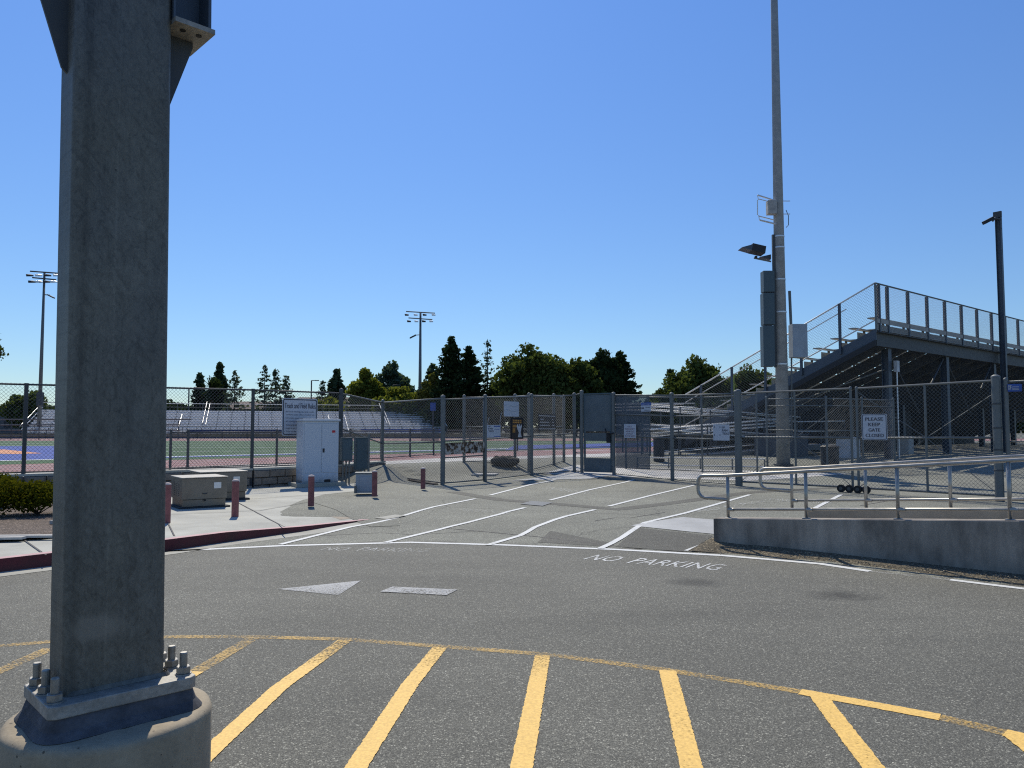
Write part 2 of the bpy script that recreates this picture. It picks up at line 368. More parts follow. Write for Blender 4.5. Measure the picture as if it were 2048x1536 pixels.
def strip(pts, w, off=.006, ground=True, sub=.35, w1=None, jit=0):
    """flat ribbon following the ground along world points"""
    P = [];
    for a, b in zip(pts, pts[1:]):
        n = max(1, int((b - a).length / sub))
        P += [a.lerp(b, i / n) for i in range(n)]
    P.append(pts[-1]); L = []; R = []
    for i, p in enumerate(P):
        d = P[min(i+1, len(P)-1)] - P[max(i-1, 0)]; d.z = 0; d.normalize(); nrm = Vector((-d.y, d.x, 0))
        ww = w if w1 is None else lerp(w, w1, i / (len(P)-1))
        for A, sg in ((L, 1), (R, -1)):
            jj = jit * (noise.noise(p * 40 + Vector((sg*7, 0, 0))) * 1.4 + random.uniform(-.6, .6)) if jit else 0
            q = p + nrm * (ww / 2 + jj) * sg; q.z = (G(q.x, q.y) if ground else 0) + off; A.append(q)
    n = len(P)
    return MB().add(L + R, [(i, n + i, n + i + 1, i + 1) for i in range(n - 1)])
def sheet(pxs, off, nsub=10):
    """quad patch (4 pixel corners or world vectors) following the ground"""
    c = [at(*p) if not isinstance(p, Vector) else p for p in pxs]; vs = []; n = nsub
    for i in range(n + 1):
        for j in range(n + 1):
            a = c[0].lerp(c[1], i / n); b = c[3].lerp(c[2], i / n); q = a.lerp(b, j / n)
            q.z = G(q.x, q.y) + off; vs.append(q)
    return MB().add(vs, [(i*(n+1)+j, (i+1)*(n+1)+j, (i+1)*(n+1)+j+1, i*(n+1)+j+1) for i in range(n) for j in range(n)])

def text_mb(s, font_scale=1.0):
    """text outline as a flat mesh in unit space: returns verts, faces, bounds"""
    cu = bpy.data.curves.new('t', 'FONT'); cu.body = s; cu.resolution_u = 2
    o = bpy.data.objects.new('t', cu); C.objects.link(o)
    dg = bpy.context.evaluated_depsgraph_get(); dg.update()
    me = bpy.data.meshes.new_from_object(o.evaluated_get(dg))
    vs = [v.co.copy() for v in me.vertices]; fs = [tuple(p.vertices) for p in me.polygons]
    bpy.data.objects.remove(o); bpy.data.curves.remove(cu); bpy.data.meshes.remove(me)
    x0 = min(v.x for v in vs); x1 = max(v.x for v in vs); y0 = min(v.y for v in vs); y1 = max(v.y for v in vs)
    return [((v.x - x0) / (x1 - x0), (v.y - y0) / (y1 - y0)) for v in vs], fs
def text_on(mb, s, o, ax, ay, bold=0):
    uv, fs = text_mb(s); o, ax, ay = Vector(o), Vector(ax), Vector(ay)
    nrm = ax.cross(ay).normalized()
    mb.add([o + ax * u + ay * v for u, v in uv], fs)
    if bold: mb.add([o + ax * u + ay * v + ax.normalized() * bold + nrm * .0006 for u, v in uv], fs)
    return mb

# ------------------------------------------------------------------ ground
struct('ground', MB().poly([(-3000, -300, -.03), (3000, -300, -.03), (3000, 20, -.03), (-3000, 20, -.03)]), 'far_ground')
fg = MB(); fg.poly([(-3000, 58, .49), (3000, 58, .49), (3000, 4000, .49), (-3000, 4000, .49)])
fg.poly([(-3000, 20, .49), (-40, 20, .49), (-40, 58, .49), (-3000, 58, .49)]); fg.poly([(45, 20, .49), (3000, 20, .49), (3000, 58, .49), (45, 58, .49)])
struct('terrain', fg, 'far_ground')
# road: flat sheet up to well beyond the street edge
struct('road', MB().poly([(-60, -40, 0), (60, -40, 0), (60, 9.0, 0), (12, 9.0, 0), (-3, 14.6, 0), (-60, 14.6, 0)]), 'road')
# apron and lot grid
vs = []; fs = []
xs = [-40 + i * .5 for i in range(64)] + [-8 + i * .25 for i in range(64)] + [8 + i * .6 for i in range(63)]
ys = [8 + i * .2 for i in range(90)] + [26 + i * .6 for i in range(55)]
for x in xs:
    for y in ys: vs.append((x, y, G(x, y) + .002 if y - interp(EDGET, x) > .05 else -.02))
ny = len(ys)
for i in range(len(xs) - 1):
    for j in range(ny - 1): fs.append((i*ny+j, (i+1)*ny+j, (i+1)*ny+j+1, i*ny+j+1))
struct('pavement_apron', MB().add(vs, fs), 'apron')

# left sidewalk and pad
KT = [(-500,1180),(0,1123),(105,1108),(330,1083),(450,1068),(600,1050),(740,1040)]
kz = [.15,.15,.15,.15,.14,.08,.012]
KB = [(-500,1205),(0,1145),(105,1132),(330,1103),(450,1085),(600,1064),(740,1040.5)]
kb = [PZ(a, b, 0) for a, b in KB]; ktop = [Vector((p.x, p.y + .02, z)) for p, z in zip(kb, kz)]
kout = []
for i, p in enumerate(kb):
    d = (kb[min(i+1, 6)] - kb[max(i-1, 0)]).normalized(); kout.append(Vector((-d.y, d.x, 0)))
mb = MB(); n = 7
mb.add([Vector((p.x, p.y, -.01)) for p in kb] + ktop, [(i, i+1, n+i+1, n+i) for i in range(6)])
struct('kerb', mb, 'red_paint_kerb')
mb = MB(); mb.add(ktop + [t_ + o * .13 + Vector((0, 0, .001)) for t_, o in zip(ktop, kout)], [(i, i+1, n+i+1, n+i) for i in range(6)])
struct('kerb_top', mb, 'red_kerb_top')
mb = MB(); g0 = [Vector((p.x, p.y, .004)) for p in kb]; mb.add([p - o * (.30 if i < 5 else .36) for i, (p, o) in enumerate(zip(g0, kout))] + g0, [(i, i+1, n+i+1, n+i) for i in range(6)])
mb.add([g0[6] - kout[6] * .36, PZ(800, 1046, .006), PZ(800, 1036, .008), g0[6]], [(0, 1, 2, 3)])
struct('gutter', mb, 'gutter')
# pad surface: from kerb top inner edge back to the wall line
inner = [t_ + o * .13 for t_, o in zip(ktop, kout)]
back_px = [(-500, 1020), (0, 1083), (108, 1074), (330, 985), (450, 984), (610, 980), (768, 972)]
bz = .125
backw = [PZ(a, b, bz) for a, b in [(-500, 1090), (0, 1083), (108, 1074)]] + [Vector((-8.3, 17.2, bz)), Vector((-7.6, 18.6, bz)), Vector((-5.4, 20.4, bz)), Vector((-3.9, 20.6, bz + .01))]
mb = MB(); N = 8; vs = []
for a, b in zip(inner, backw):
    for j in range(N + 1): q = a.lerp(b, j / N); vs.append(q)
mb.add(vs, [(i*(N+1)+j, (i+1)*(N+1)+j, (i+1)*(N+1)+j+1, i*(N+1)+j+1) for i in range(6) for j in range(N)])
# asphalt shoulder overlaps right part; sidewalk outline on that side follows the joint
struct('sidewalk', mb, 'sidewalk')
from mathutils.bvhtree import BVHTree
PADT = BVHTree.FromPolygons(mb.v, mb.f)
def pad(px, py, off=0.0):
    h = PADT.ray_cast(Vector((0, 0, CAMZ)), ray(px, py).normalized())
    return (h[0] if h[0] is not None else PZ(px, py, .13)) + Vector((0, 0, off))
def HH(x, y):
    h = PADT.ray_cast(Vector((x, y, 5)), Vector((0, 0, -1)))
    return max(G(x, y), h[0].z if h[0] is not None else -9)
mb2 = MB()
for q_ in ([(622,1005),(742,1038),(800,1036),(790,985)], [(622,1005),(790,985),(772,974),(690,995)]):
    c4 = [pad(*p) for p in q_]; vs = []; n_ = 16
    for i in range(n_ + 1):
        for j in range(n_ + 1):
            q = c4[0].lerp(c4[1], i/n_).lerp(c4[3].lerp(c4[2], i/n_), j/n_); q.z = HH(q.x, q.y) + .008; vs.append(q)
    mb2.add(vs, [(i*(n_+1)+j, (i+1)*(n_+1)+j, (i+1)*(n_+1)+j+1, i*(n_+1)+j+1) for i in range(n_) for j in range(n_)])
struct('pavement_shoulder', mb2, 'apron')
def joint(pts, zz, w=.018):
    P0_ = [pad(a, b, .013) for a, b in pts]; P = [P0_[0]]; mb = MB()
    for (a, b), (c, d) in zip(pts, pts[1:]): P += [pad(lerp(a, c, k/8), lerp(b, d, k/8), .013) for k in range(1, 9)]
    for a, b in zip(P, P[1:]):
        d = (b - a).normalized(); nn = Vector((-d.y, d.x, 0)) * w / 2; mb.add([a - nn, b - nn, b + nn, a + nn], [(0, 1, 2, 3)])
    return mb
for pl, zz in (([(470, 1003), (570, 1056)], .146), ([(330, 1030), (520, 1022), (622, 1004)], .142), ([(335, 1045), (352, 1080)], .153), ([(48, 1081), (92, 1112)], .153), ([(480, 1000), (700, 985)], .138)):
    struct('pavement_joint', joint(pl, zz), 'joint')
struct('pavement_cover', MB().poly([pad(655, 1031, .006), pad(695, 1029, .006), pad(716, 1036, .006), pad(680, 1040, .006)]), 'brown_conc')
struct('drain_cover', sheet([(748, 1038), (790, 1031), (812, 1033), (775, 1040)], .018, 3), 'gutter')
# mulch bed
struct('planting_bed', MB().add([PZ(-600, 1080, .16), PZ(0, 1081, .16), PZ(112, 1072, .16), PZ(335, 1010, .16), PZ(335, 970, .16), PZ(-600, 970, .16)], [tuple(range(6))]), 'mulch')
mb = MB()
for (a, b, w, h) in ((0, 1080, .5, .03), (60, 1076, .9, .03), (112, 1048, .2, .05)):
    p = PZ(a, b, .165); mb.obox(p - Vector((w/2, 0, 0)), (w, .04, 0), (0, .1, 0), (0, 0, h))
struct('concrete_edging', mb, 'pale_conc')

rn = random.Random(21); mb = MB()
def pebble(p, r):
    k = [p + Vector((rn.uniform(-r, r), rn.uniform(-r, r), rn.uniform(0, r))) for _ in range(3)] + [p + Vector((0, 0, r * 1.2))]
    mb.add(k, [(0, 1, 2), (0, 1, 3), (1, 2, 3), (2, 0, 3)])
for _ in range(1500):
    q = PZ(lerp(1400, 2300, rn.random()), 1105, .03); u_ = rn.random(); b_ = PZ(q.x / q.y * F + 1024, interp([(1400, 1085), (2048, 1155), (2300, 1185)], q.x / q.y * F + 1024), .03); e_ = PZ(q.x / q.y * F + 1024, interp([(1400, 1101), (1640, 1119), (2048, 1168), (2300, 1200)], q.x / q.y * F + 1024), .03)
    pebble(b_.lerp(e_, u_), rn.uniform(.004, .016))
for _ in range(500):
    a_ = rn.random(); q = kb[2].lerp(kb[5], a_); pebble(q + Vector((rn.gauss(0, .05), -abs(rn.gauss(0, .06)) - .01, .004)), rn.uniform(.003, .009))
mb.build('loose_gravel', 'pebbles', None, 'scattered loose gravel and grit along the ramp verge and the kerb', 'gravel', kind='stuff')
# markings -------------------------------------------------------
def zline(px, w, mat, name='painted_line', z=.003, w1=None, jit=.0):
    return struct(name, strip([PZ(a, b, 0) for a, b in px], w, z, False, .35 if not jit else .018, w1=w1, jit=jit), mat)
def gline(px, w, name='painted_line', mat='white_line', off=.009):
    return struct(name, strip([at(a, b) for a, b in px], w, off, True), mat)
zline([(-300, 1165), (0, 1135), (200, 1113)] + EDGE[:6], .115, 'white_line', 'edge_line', z=.004)
zline(EDGE[5:8], .115, 'white_line', 'edge_line', z=.0045)
zline([EDGE[7], EDGE[8]], .08, 'white_ghost', 'edge_line', z=.0045)
zline([EDGE[8], EDGE[9], (2400, 1230)], .10, 'white_line', 'edge_line', z=.0045)
gline([(880,1056),(960,1063),(1075,1074),(1150,1083),(1235,1093)], .03, 'pavement_crack', 'joint', .006)
gline([(620,1073),(760,1066),(830,1070),(960,1062)], .018, 'pavement_crack', 'joint', .006)
gline([(1190,1042),(1230,1036),(1262,1036),(1330,1025)], .02, 'pavement_crack', 'joint', .006)
gline([(1720,1012),(1770,1003),(1840,996)], .03, 'pavement_crack', 'joint', .006)
for ln in ([(560,1090),(640,1070),(700,1055),(790,1037),(890,1010),(951,998)], [(980,991),(1060,970),(1135,953)],
           [(770,1086),(900,1054),(1000,1029),(1050,1016)], [(1100,1001),(1180,980),(1268,960)],
           [(975,1091),(1040,1072),(1070,1055),(1110,1040),(1190,1020)], [(1218,1013),(1300,992),(1388,971)],
           [(1200,1098),(1245,1075),(1290,1046),(1370,1027),(1430,1010),(1500,990)], [(1620,1022),(1682,990)]):
    gline(ln, .088)
gline([(1372, 1103), (1428, 1080)], .06, 'pavement_edging', 'white_line', .012)
gline([(905,984),(1000,1000),(1110,1008),(1235,1019),(1330,1008),(1500,985),(1680,975)], .35, 'valley_gutter', 'patch', .005)
struct('asphalt_patch', sheet([(1100,1062),(1215,1085),(1225,1094),(1075,1085)], .005), 'patch')
struct('asphalt_patch', sheet([(1275,1056),(1426,1072),(1372,1104),(1232,1094)], .006), 'patch')
struct('concrete_landing', sheet([(1262,1052),(1365,1035),(1440,1041),(1440,1070)], .008), 'landing')
struct('concrete_threshold', sheet([(1020,962),(1160,945),(1235,950),(1180,958)], .012), 'landing')
struct('drain_plate', sheet([(1040,1009),(1062,1003),(1106,1006),(1085,1013)], .013), 'panel_dark')
struct('concrete_walk', sheet([(1080,948),(1150,930),(1700,948),(1500,962)], .008), 'pale_conc')
struct('dirt_verge', MB().add([PZ(1376,1101,.02), PZ(1440,1106,.0035), PZ(1640,1122,.0035), PZ(1740,1136,.0035), PZ(2048,1171,.0035), PZ(2500,1233,.0035), Vector((12, 5.5, .03)), Vector((8, 7.5, .03)), PZ(1500,1060,.05), PZ(1425,1075,.10)], [tuple(range(10))]), 'dirt')
A = [(-400,1330),(0,1292),(100,1284),(340,1274),(500,1274),(690,1279),(880,1293),(1090,1309),(1330,1340),(1600,1384)]
zline(A, .085, 'yellow_worn', 'yellow_line', jit=.0038)
zline([(1600,1384),(1740,1409),(1880,1435)], .11, 'yellow_solid', 'yellow_line', jit=.0038)
zline([(1880,1435),(1960,1454),(2010,1466)], .10, 'yellow_worn', 'yellow_line', jit=.0038)
zline([(2010,1466),(2060,1478),(2300,1545)], .12, 'yellow_solid', 'yellow_line', jit=.0038)
for ln, m_ in (([(100,1298),(0,1342),(-200,1425)], 'yellow_worn'), ([(507,1276),(392,1344)], 'yellow_worn'), ([(392,1344),(200,1455)], 'yellow_paint'), ([(690,1281),(560,1375),(430,1495),(330,1590)], 'yellow_paint'),
           ([(880,1295),(820,1370),(712,1536),(640,1660)], 'yellow_paint'), ([(1085,1311),(1070,1390),(1043,1536),(1020,1680)], 'yellow_paint'), ([(1335,1342),(1355,1420),(1383,1536),(1420,1680)], 'yellow_solid'), ([(1635,1390),(1680,1450),(1747,1536),(1860,1680)], 'yellow_solid'), ([(2025,1470),(2090,1520),(2300,1680)], 'yellow_solid')):
    zline(ln, .108, m_, 'yellow_stripe', z=.0045, jit=.0038)
struct('arrow_marking', MB().poly([PZ(555,1178,.004), PZ(677,1190,.004), PZ(722,1161,.004)]), 'arrow_paint')
struct('arrow_marking', MB().poly([PZ(760,1183,.007), PZ(893,1190,.007), PZ(915,1179,.007), PZ(785,1173,.007)]), 'arrow_paint')
def ground_text(s, bl, br, tl, mat, on_ground=False):
    o, x, y = (at(*bl), at(*br), at(*tl)) if on_ground else (PZ(*bl), PZ(*br), PZ(*tl))
    mb = text_on(MB(), s, o, x - o, y - o)
    mb.v = [(v[0], v[1], (G(v[0], v[1]) if on_ground else 0) + (.011 if on_ground else .004)) for v in mb.v]
    return struct('painted_lettering', mb, mat)
ground_text('NO  PARKING', (1165,1119), (1432,1141), (1197,1110), 'white_text')
ground_text('NO  PARKING', (638,1101), (850,1105), (660,1094), 'white_ghost')
ground_text('NO PARKING', (1025,1026), (925,1017), (1005,1030), 'white_ghost', True)
ground_text('NO PARKING', (1185,985), (1100,974), (1168,989), 'white_ghost', True)
ground_text('NO PARKING', (1400,1026), (1560,1000), (1390,1022), 'white_ghost', True)
ground_text('NO PARKING', (1555,1003), (1660,1008), (1565,998), 'white_ghost', True)

# field ------------------------------------------------------------
fd = Vector((.74, .673, 0)); fn = Vector((.673, -.74, 0)); FO = Vector((-13.2, 29.7, 0))
def FP(s, t, z=.505): q = FO + fd * s + fn * t; return Vector((q.x, q.y, z))
struct('football_field', MB().poly([FP(-40, 3.6), FP(60, 3.6), Vector((60, 66, .505)), Vector((-70, 66, .505))]), 'turf')
mb = MB(); mb.poly([FP(-18, 9.0, .509), FP(33, 9.0, .509), FP(60, 9.0, .509), FP(60, 3.6, .509), FP(-18, 3.6, .509)])
mb.poly([(-70, 66, .509), (60, 66, .509), (60, 79, .509), (-70, 79, .509)])
struct('running_track', mb, 'track')
mb = MB()
for t in (4.9, 6.1, 7.3, 8.5): mb.poly([FP(-18, t+.03, .514), FP(60, t+.03, .514), FP(60, t-.03, .514), FP(-18, t-.03, .514)])
for y in (68, 71, 74, 77): mb.poly([(-70, y, .514), (60, y, .514), (60, y+.1, .514), (-70, y+.1, .514)])
struct('track_lane_line', mb, 'field_white')
mb = MB(); mb.poly([FP(-40, .5, .512), FP(60, .5, .512), FP(60, .1, .512), FP(-40, .1, .512)]); struct('sideline', mb, 'field_white')
struct('sideline_border', MB().poly([FP(-3, 1.3, .512), FP(60, 1.3, .512), FP(60, .5, .512), FP(-3, .5, .512)]), 'field_blue')
mb = MB()
for k in range(5):
    y = 34 + k * 6.5; mb.poly([(-40, y+.3*k*.2, .511), (30, y + 6, .511), (30, y + 6.22, .511), (-40, y+.22+.3*k*.2, .511)])
struct('yard_line', mb, 'field_white')
struct('field_end_zone', MB().poly([FP(-14, 0, .513), FP(-1.8, 0, .513), PZ(150, 892, .513), PZ(-200, 893, .513)]), 'field_blue')
struct('field_lettering', MB().poly([PZ(-60, 906, .518), PZ(30, 908, .518), PZ(84, 906.5, .518), PZ(10, 899, .518), PZ(-60, 899, .518)]), 'field_orange')
struct('field_end_zone', MB().poly([FP(15, 2.6, .516), FP(45, 2.6, .516), FP(48, -6, .516), FP(22, -4.4, .516)]), 'field_blue')
struct('track_border', MB().poly([FP(-18, 10.8, .507), FP(3, 10.9, .507), FP(60, 9.9, .507), FP(60, 9.0, .507), FP(-18, 9.0, .507)]), 'pale_conc')
gline([(770, 925), (890, 918), (1130, 914), (1250, 912)], .9, 'concrete_strip', 'pale_conc', .01)

# ------------------------------------------------------------------ steel column
A0 = PZ(97, 1418, .66); e1 = Vector((.717, .697, 0)); e2 = Vector((-.697, .717, 0))
PW, PD_, CW, CDp = .50, .36, .348, .19
cen = A0 + e1 * PW / 2 + e2 * PD_ / 2
col = thing('steel_column', 'massive galvanised steel column bolted to a round concrete pedestal in the left foreground', 'column', (cen.x, cen.y, 0))
def rrect(c, a, b, w, d, r, k=4):
    pts = []
    for (sx, sy, a0) in ((1, 1, 0), (-1, 1, 90), (-1, -1, 180), (1, -1, 270)):
        for i in range(k + 1):
            an = radians(a0 + 90 * i / k)
            pts.append(c + a * (sx * (w/2 - r) + r * cos(an)) + b * (sy * (d/2 - r) + r * sin(an)))
    return pts
c0 = Vector((cen.x, cen.y, .66)) - e1 * .014
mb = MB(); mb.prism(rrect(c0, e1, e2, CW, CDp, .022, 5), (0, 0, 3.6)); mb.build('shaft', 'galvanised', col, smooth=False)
mb = MB(); cp = [A0 + e1*.025, A0 + e1*(PW-.025), A0 + e1*PW + e2*.02, A0 + e1*PW + e2*(PD_-.02), A0 + e1*(PW-.025) + e2*PD_, A0 + e1*.025 + e2*PD_, A0 + e2*(PD_-.02), A0 + e2*.02]
mb.prism([p - Vector((0, 0, .045)) for p in cp], (0, 0, .045)); mb.build('base_plate', 'galv_plate', col, bevel=.004)
# weld bead
mb = MB(); r1 = rrect(Vector((cen.x, cen.y, .661)), e1, e2, CW + .02, CDp + .02, .03, 5); r2 = rrect(Vector((cen.x, cen.y, .675)), e1, e2, CW + .002, CDp + .002, .022, 5); n = len(r1)
mb.add(r1 + r2, [(i, (i+1) % n, n+(i+1) % n, n+i) for i in range(n)]); mb.build('weld', 'galvanised', col)
for (sx) in (.032, PW - .032):
    for sy in (.06, PD_/2, PD_ - .06):
        p = A0 + e1 * sx + e2 * sy
        bt = MB().lathe(p + Vector((0, 0, .022)), [(.014, 0), (.014, .056), (.012, .060)], 16).build('anchor_bolt', 'bolt', col, smooth=False)
        MB().lathe(p, [(.030, 0), (.030, .004)], 16).build('washer', 'galv_plate', bt)
        MB().lathe(p + Vector((0, 0, .004)), [(.024, 0), (.027, .002), (.027, .024), (.024, .026)], 6).build('nut', 'bolt', bt)
# grout: slanted skirt between plate and pedestal
def ring(z, w, d, r, k=5): return rrect(Vector((cen.x, cen.y, z)), e1, e2, w, d, r, k)
rg = [ring(.548, PW + .065, PD_ + .08, .09), ring(.575, PW + .02, PD_ + .02, .06), ring(.6145, PW - .015, PD_ - .015, .03)]; n = len(rg[0])
mb = MB(); mb.add([v for r in rg for v in r], [(k*n+i, k*n+(i+1) % n, (k+1)*n+(i+1) % n, (k+1)*n+i) for k in range(2) for i in range(n)]); mb.build('grout', 'grout', col)
pr = .352
def wob(prof, n=72):
    vs = []; 
    for k, (r, z) in enumerate(prof):
        for i in range(n):
            a = 2*pi*i/n; w = 0 if k < 1 else .004 * noise.noise(Vector((cos(a)*4, sin(a)*4, k)))
            vs.append((cen.x + (r + w) * cos(a), cen.y + (r + w) * sin(a), z + w))
    fs = [(k*n+i, k*n+(i+1) % n, (k+1)*n+(i+1) % n, (k+1)*n+i) for k in range(len(prof)-1) for i in range(n)] + [tuple(range((len(prof)-1)*n, len(prof)*n))]
    return MB().add(vs, fs)
wob([(pr, 0), (pr, .515), (pr - .002, .530), (pr - .010, .541), (pr - .03, .546), (pr - .05, .546), (.05, .550)]).build('pedestal', 'pedestal', col, smooth=True)
# top haunches and beam bracket
LF = c0 - e1 * CW / 2 - e2 * CDp / 2; RF = c0 + e1 * CW / 2 - e2 * CDp / 2
v1 = -e1; zc = 2.945
L0 = Vector((LF.x, LF.y, 0)) + e2 * .09
mb = MB(); mb.prism([L0 + Vector((0, 0, zc - .02)), L0 + v1*.02 + Vector((0, 0, zc)), L0 + v1*.25 + Vector((0, 0, zc + .75)), L0 + v1*.25 + Vector((0, 0, 4.2)), L0 + Vector((0, 0, 4.2))], e2 * .012)
mb.build('gusset', 'galv_dark', col)
R0 = Vector((RF.x, RF.y, 0)) + e2 * .10
mb = MB(); mb.prism([R0 + Vector((0, 0, 2.83)), R0 + e1*.12 + Vector((0, 0, 3.19)), R0 + e1*.12 + Vector((0, 0, 4.2)), R0 + Vector((0, 0, 4.2))], e2 * .012)
mb.build('gusset', 'galv_dark', col)
bp = Vector((RF.x, RF.y, 3.215)) - e2 * .03
mb = MB(); mb.obox(bp, e1 * .16, e2 * .26, Vector((0, 0, .02))); pl = mb.build('bracket_plate', 'galv_plate', col)
for k in (.05, .115):
    MB().lathe(bp + e1 * k + e2 * .055 + Vector((0, 0, -.003)), [(.012, 0), (.012, .002)], 12).build('bolt_hole', 'black', pl)
mb = MB(); mb.obox(bp + e2*.02 + Vector((0, 0, .021)), e1*.008, e2*.22, Vector((0, 0, 1.1))); mb.obox(bp + e1*.14 + e2*.02 + Vector((0, 0, .021)), e1*.012, e2*.22, Vector((0, 0, 1.1))); mb.obox(bp + e1*.008 + e2*.12 + Vector((0, 0, .021)), e1*.132, e2*.01, Vector((0, 0, 1.1)))
mb.build('bracket_beam', 'steel_blue', col)

for o_ in col.children:                        # the erected column leans very slightly outwards
    if o_.name.split('.')[0] in ('shaft', 'gusset', 'bracket_plate', 'bracket_beam'):
        for v_ in o_.data.vertices:
            h_ = v_.co.z - .66; v_.co.x -= h_ * .0150; v_.co.y += h_ * .002
        for ch in o_.children:
            for v_ in ch.data.vertices: v_.co.x -= (v_.co.z - .66) * .0150; v_.co.y += (v_.co.z - .66) * .002
# ------------------------------------------------------------------ access ramp and handrails
W0 = Vector((2.67, 10.2, 0)); W0 = PZ(1427, 1083, .07); W0.z = 0; W1 = PZ(2048, 1155, 0); wd = (W1 - W0).normalized(); wn = Vector((-wd.y, wd.x, 0))
zt0 = PY(1427, 1037, W0.y).z; zt1 = PY(2048, 1042, W1.y).z; wl = (W1 - W0).length
def WT(s): return lerp(zt0, zt1, s / wl)
LR = 7.0
ramp = thing('access_ramp', 'low concrete ramp with a stained blue-grey side wall at the right edge', 'ramp', W0)
def wallseg(s0, s1, n0, n1, zt, name, mat, drop=0.0):
    a, b = W0 + wd * s0 + wn * n0, W0 + wd * s1 + wn * n0
    t = wn * (n1 - n0); z0, z1 = zt(s0), zt(s1)
    vs = [a - Vector((0, 0, .2)), b - Vector((0, 0, .2)), b + t - Vector((0, 0, .2)), a + t - Vector((0, 0, .2)), a + Vector((0, 0, z0)), b + Vector((0, 0, z1)), b + t + Vector((0, 0, z1)), a + t + Vector((0, 0, z0))]
    mb = MB().add(vs, [(0, 3, 2, 1), (4, 5, 6, 7), (0, 1, 5, 4), (1, 2, 6, 5), (2, 3, 7, 6), (3, 0, 4, 7)])
    return mb.build(name, mat, ramp, bevel=.012)
wallseg(0, LR, 0, .20, WT, 'side_wall', 'ramp_wall')
wb0 = PZ(1556, 1016, .44); sb0 = (wb0 - W0).dot(wd)
wallseg(max(.5, sb0 + .35), LR, 1.5, 1.7, lambda s: WT(s) - .0, 'back_wall', 'brown_conc')
wallseg(.6, LR, .203, 1.497, lambda s: .10 + max(0, (s - .6)) * .072, 'ramp_floor', 'landing')
def handrail(name, label, noff, s_posts, ztop_px, lower, loop_s, flip=False):
    base = W0 + wn * noff
    t = thing('handrail', label, 'handrail', base + wd * s_posts[0] + Vector((0, 0, WT(s_posts[0]))), 'ramp handrails')
    HT = ztop_px; r = .024
    s0 = s_posts[0]; sL = loop_s
    def X(s, z): q = base + wd * s; return Vector((q.x, q.y, z))
    pts = [X(LR, HT(LR)), X((LR + s0) / 2, HT((LR + s0) / 2)), X(s0 + .2, HT(s0 + .2)), X(s0 - .05, HT(s0) - .004), X(sL + .1, HT(s0) - .012), X(sL + .045, HT(s0) - .022), X(sL + .012, HT(s0) - .055), X(sL, HT(s0) - .10), X(sL, HT(s0) - .22), X(sL + .012, HT(s0) - .265), X(sL + .045, HT(s0) - .30), X(sL + .1, HT(s0) - .315), X(s0, HT(s0) - .325)]
    MB().path(pts, r, 12).build('top_rail', 'handrail_steel', t, smooth=True)
    zl = [(s, WT(s) + .12) for s in (s0, LR)]
    MB().tube(X(s0, WT(s0) + lower), X(LR, WT(LR) + lower), .019, 12).build('lower_rail', 'handrail_steel', t, smooth=True)
    for s in s_posts:
        p = MB().tube(X(s, WT(s) + .002), X(s, HT(s) - .018), .022, 12).build('post', 'handrail_steel', t, smooth=True)
        MB().lathe(X(s, WT(s) + .001), [(.055, 0), (.055, .006), (.03, .012)], 14).build('flange', 'galv_plate', p)
        MB().tube(X(s, WT(s) + lower), X(s + .08, WT(s) + lower + .001), .026, 10).build('collar', 'handrail_steel', p)
def s_of(px, noff):
    # intersection of viewing column with the offset wall line
    u = (px - 1024) / F; b = W0 + wn * noff; k = u * (cos(PITCH))  # pitch effect negligible
    return (u * b.y * 1.0 - b.x) / (wd.x - u * wd.y)
fr = [s_of(p, .1) for p in (1453, 1608, 1790, 2012)]; fr.append(fr[-1] + .75); fr.append(fr[-1] + .8)
h0 = PY(1453, 951, (W0 + wn*.1 + wd*fr[0]).y).z; h1 = PY(2012, 921, (W0 + wn*.1 + wd*fr[3]).y).z
HTf = lambda s: lerp(h0, h1, (s - fr[0]) / (fr[3] - fr[0]))
handrail('handrail', 'front steel handrail on the blue-grey ramp wall, ending in a rounded loop', .1, fr, HTf, .115, s_of(1394, .1))
bk = [s_of(p, 1.6) for p in (1580, 1727, 1895)]; bk.append(bk[-1] + .95); bk.append(bk[-1] + .95)
g0_ = PY(1580, 937, (W0 + wn*1.6 + wd*bk[0]).y).z; g1_ = PY(1895, 920, (W0 + wn*1.6 + wd*bk[2]).y).z
HTb = lambda s: lerp(g0_, g1_, (s - bk[0]) / (bk[2] - bk[0]))
handrail('handrail', 'rear steel handrail standing on the low brownish back curb of the ramp', 1.6, bk, HTb, .12, s_of(1518, 1.6))

# ------------------------------------------------------------------ chain link
def mesh_panel(mb, a0, a1, b0, b1, pitch=.083, r=.0028):
    """a0,a1: bottom/top at one end; b0,b1 bottom/top at the other. straight crossing wires"""
    a0, a1, b0, b1 = map(Vector, (a0, a1, b0, b1)); L = ((b0 - a0).length + (b1 - a1).length) / 2; H = ((a1 - a0).length + (b1 - b0).length) / 2
    nrm = (b0 - a0).cross(a1 - a0).normalized()
    def at_(u, v):
        return a0.lerp(b0, u / L).lerp(a1.lerp(b1, u / L), v / H)
    k = -int(H / pitch) - 1
    while k * pitch < L:
        for sg in (1, -1):
            x0 = k * pitch
            # line u = x0 + v  (or mirrored)
            v0 = max(0, -x0); v1 = min(H, L - x0)
            if v1 - v0 > .01:
                u0, u1 = x0 + v0, x0 + v1
                if sg < 0: u0, u1 = L - u0, L - u1
                p, q = at_(u0, v0) + nrm * r * sg, at_(u1, v1) + nrm * r * sg
                mb.tube(p, q, r, 3, caps=False)
        k += 1
    return mb
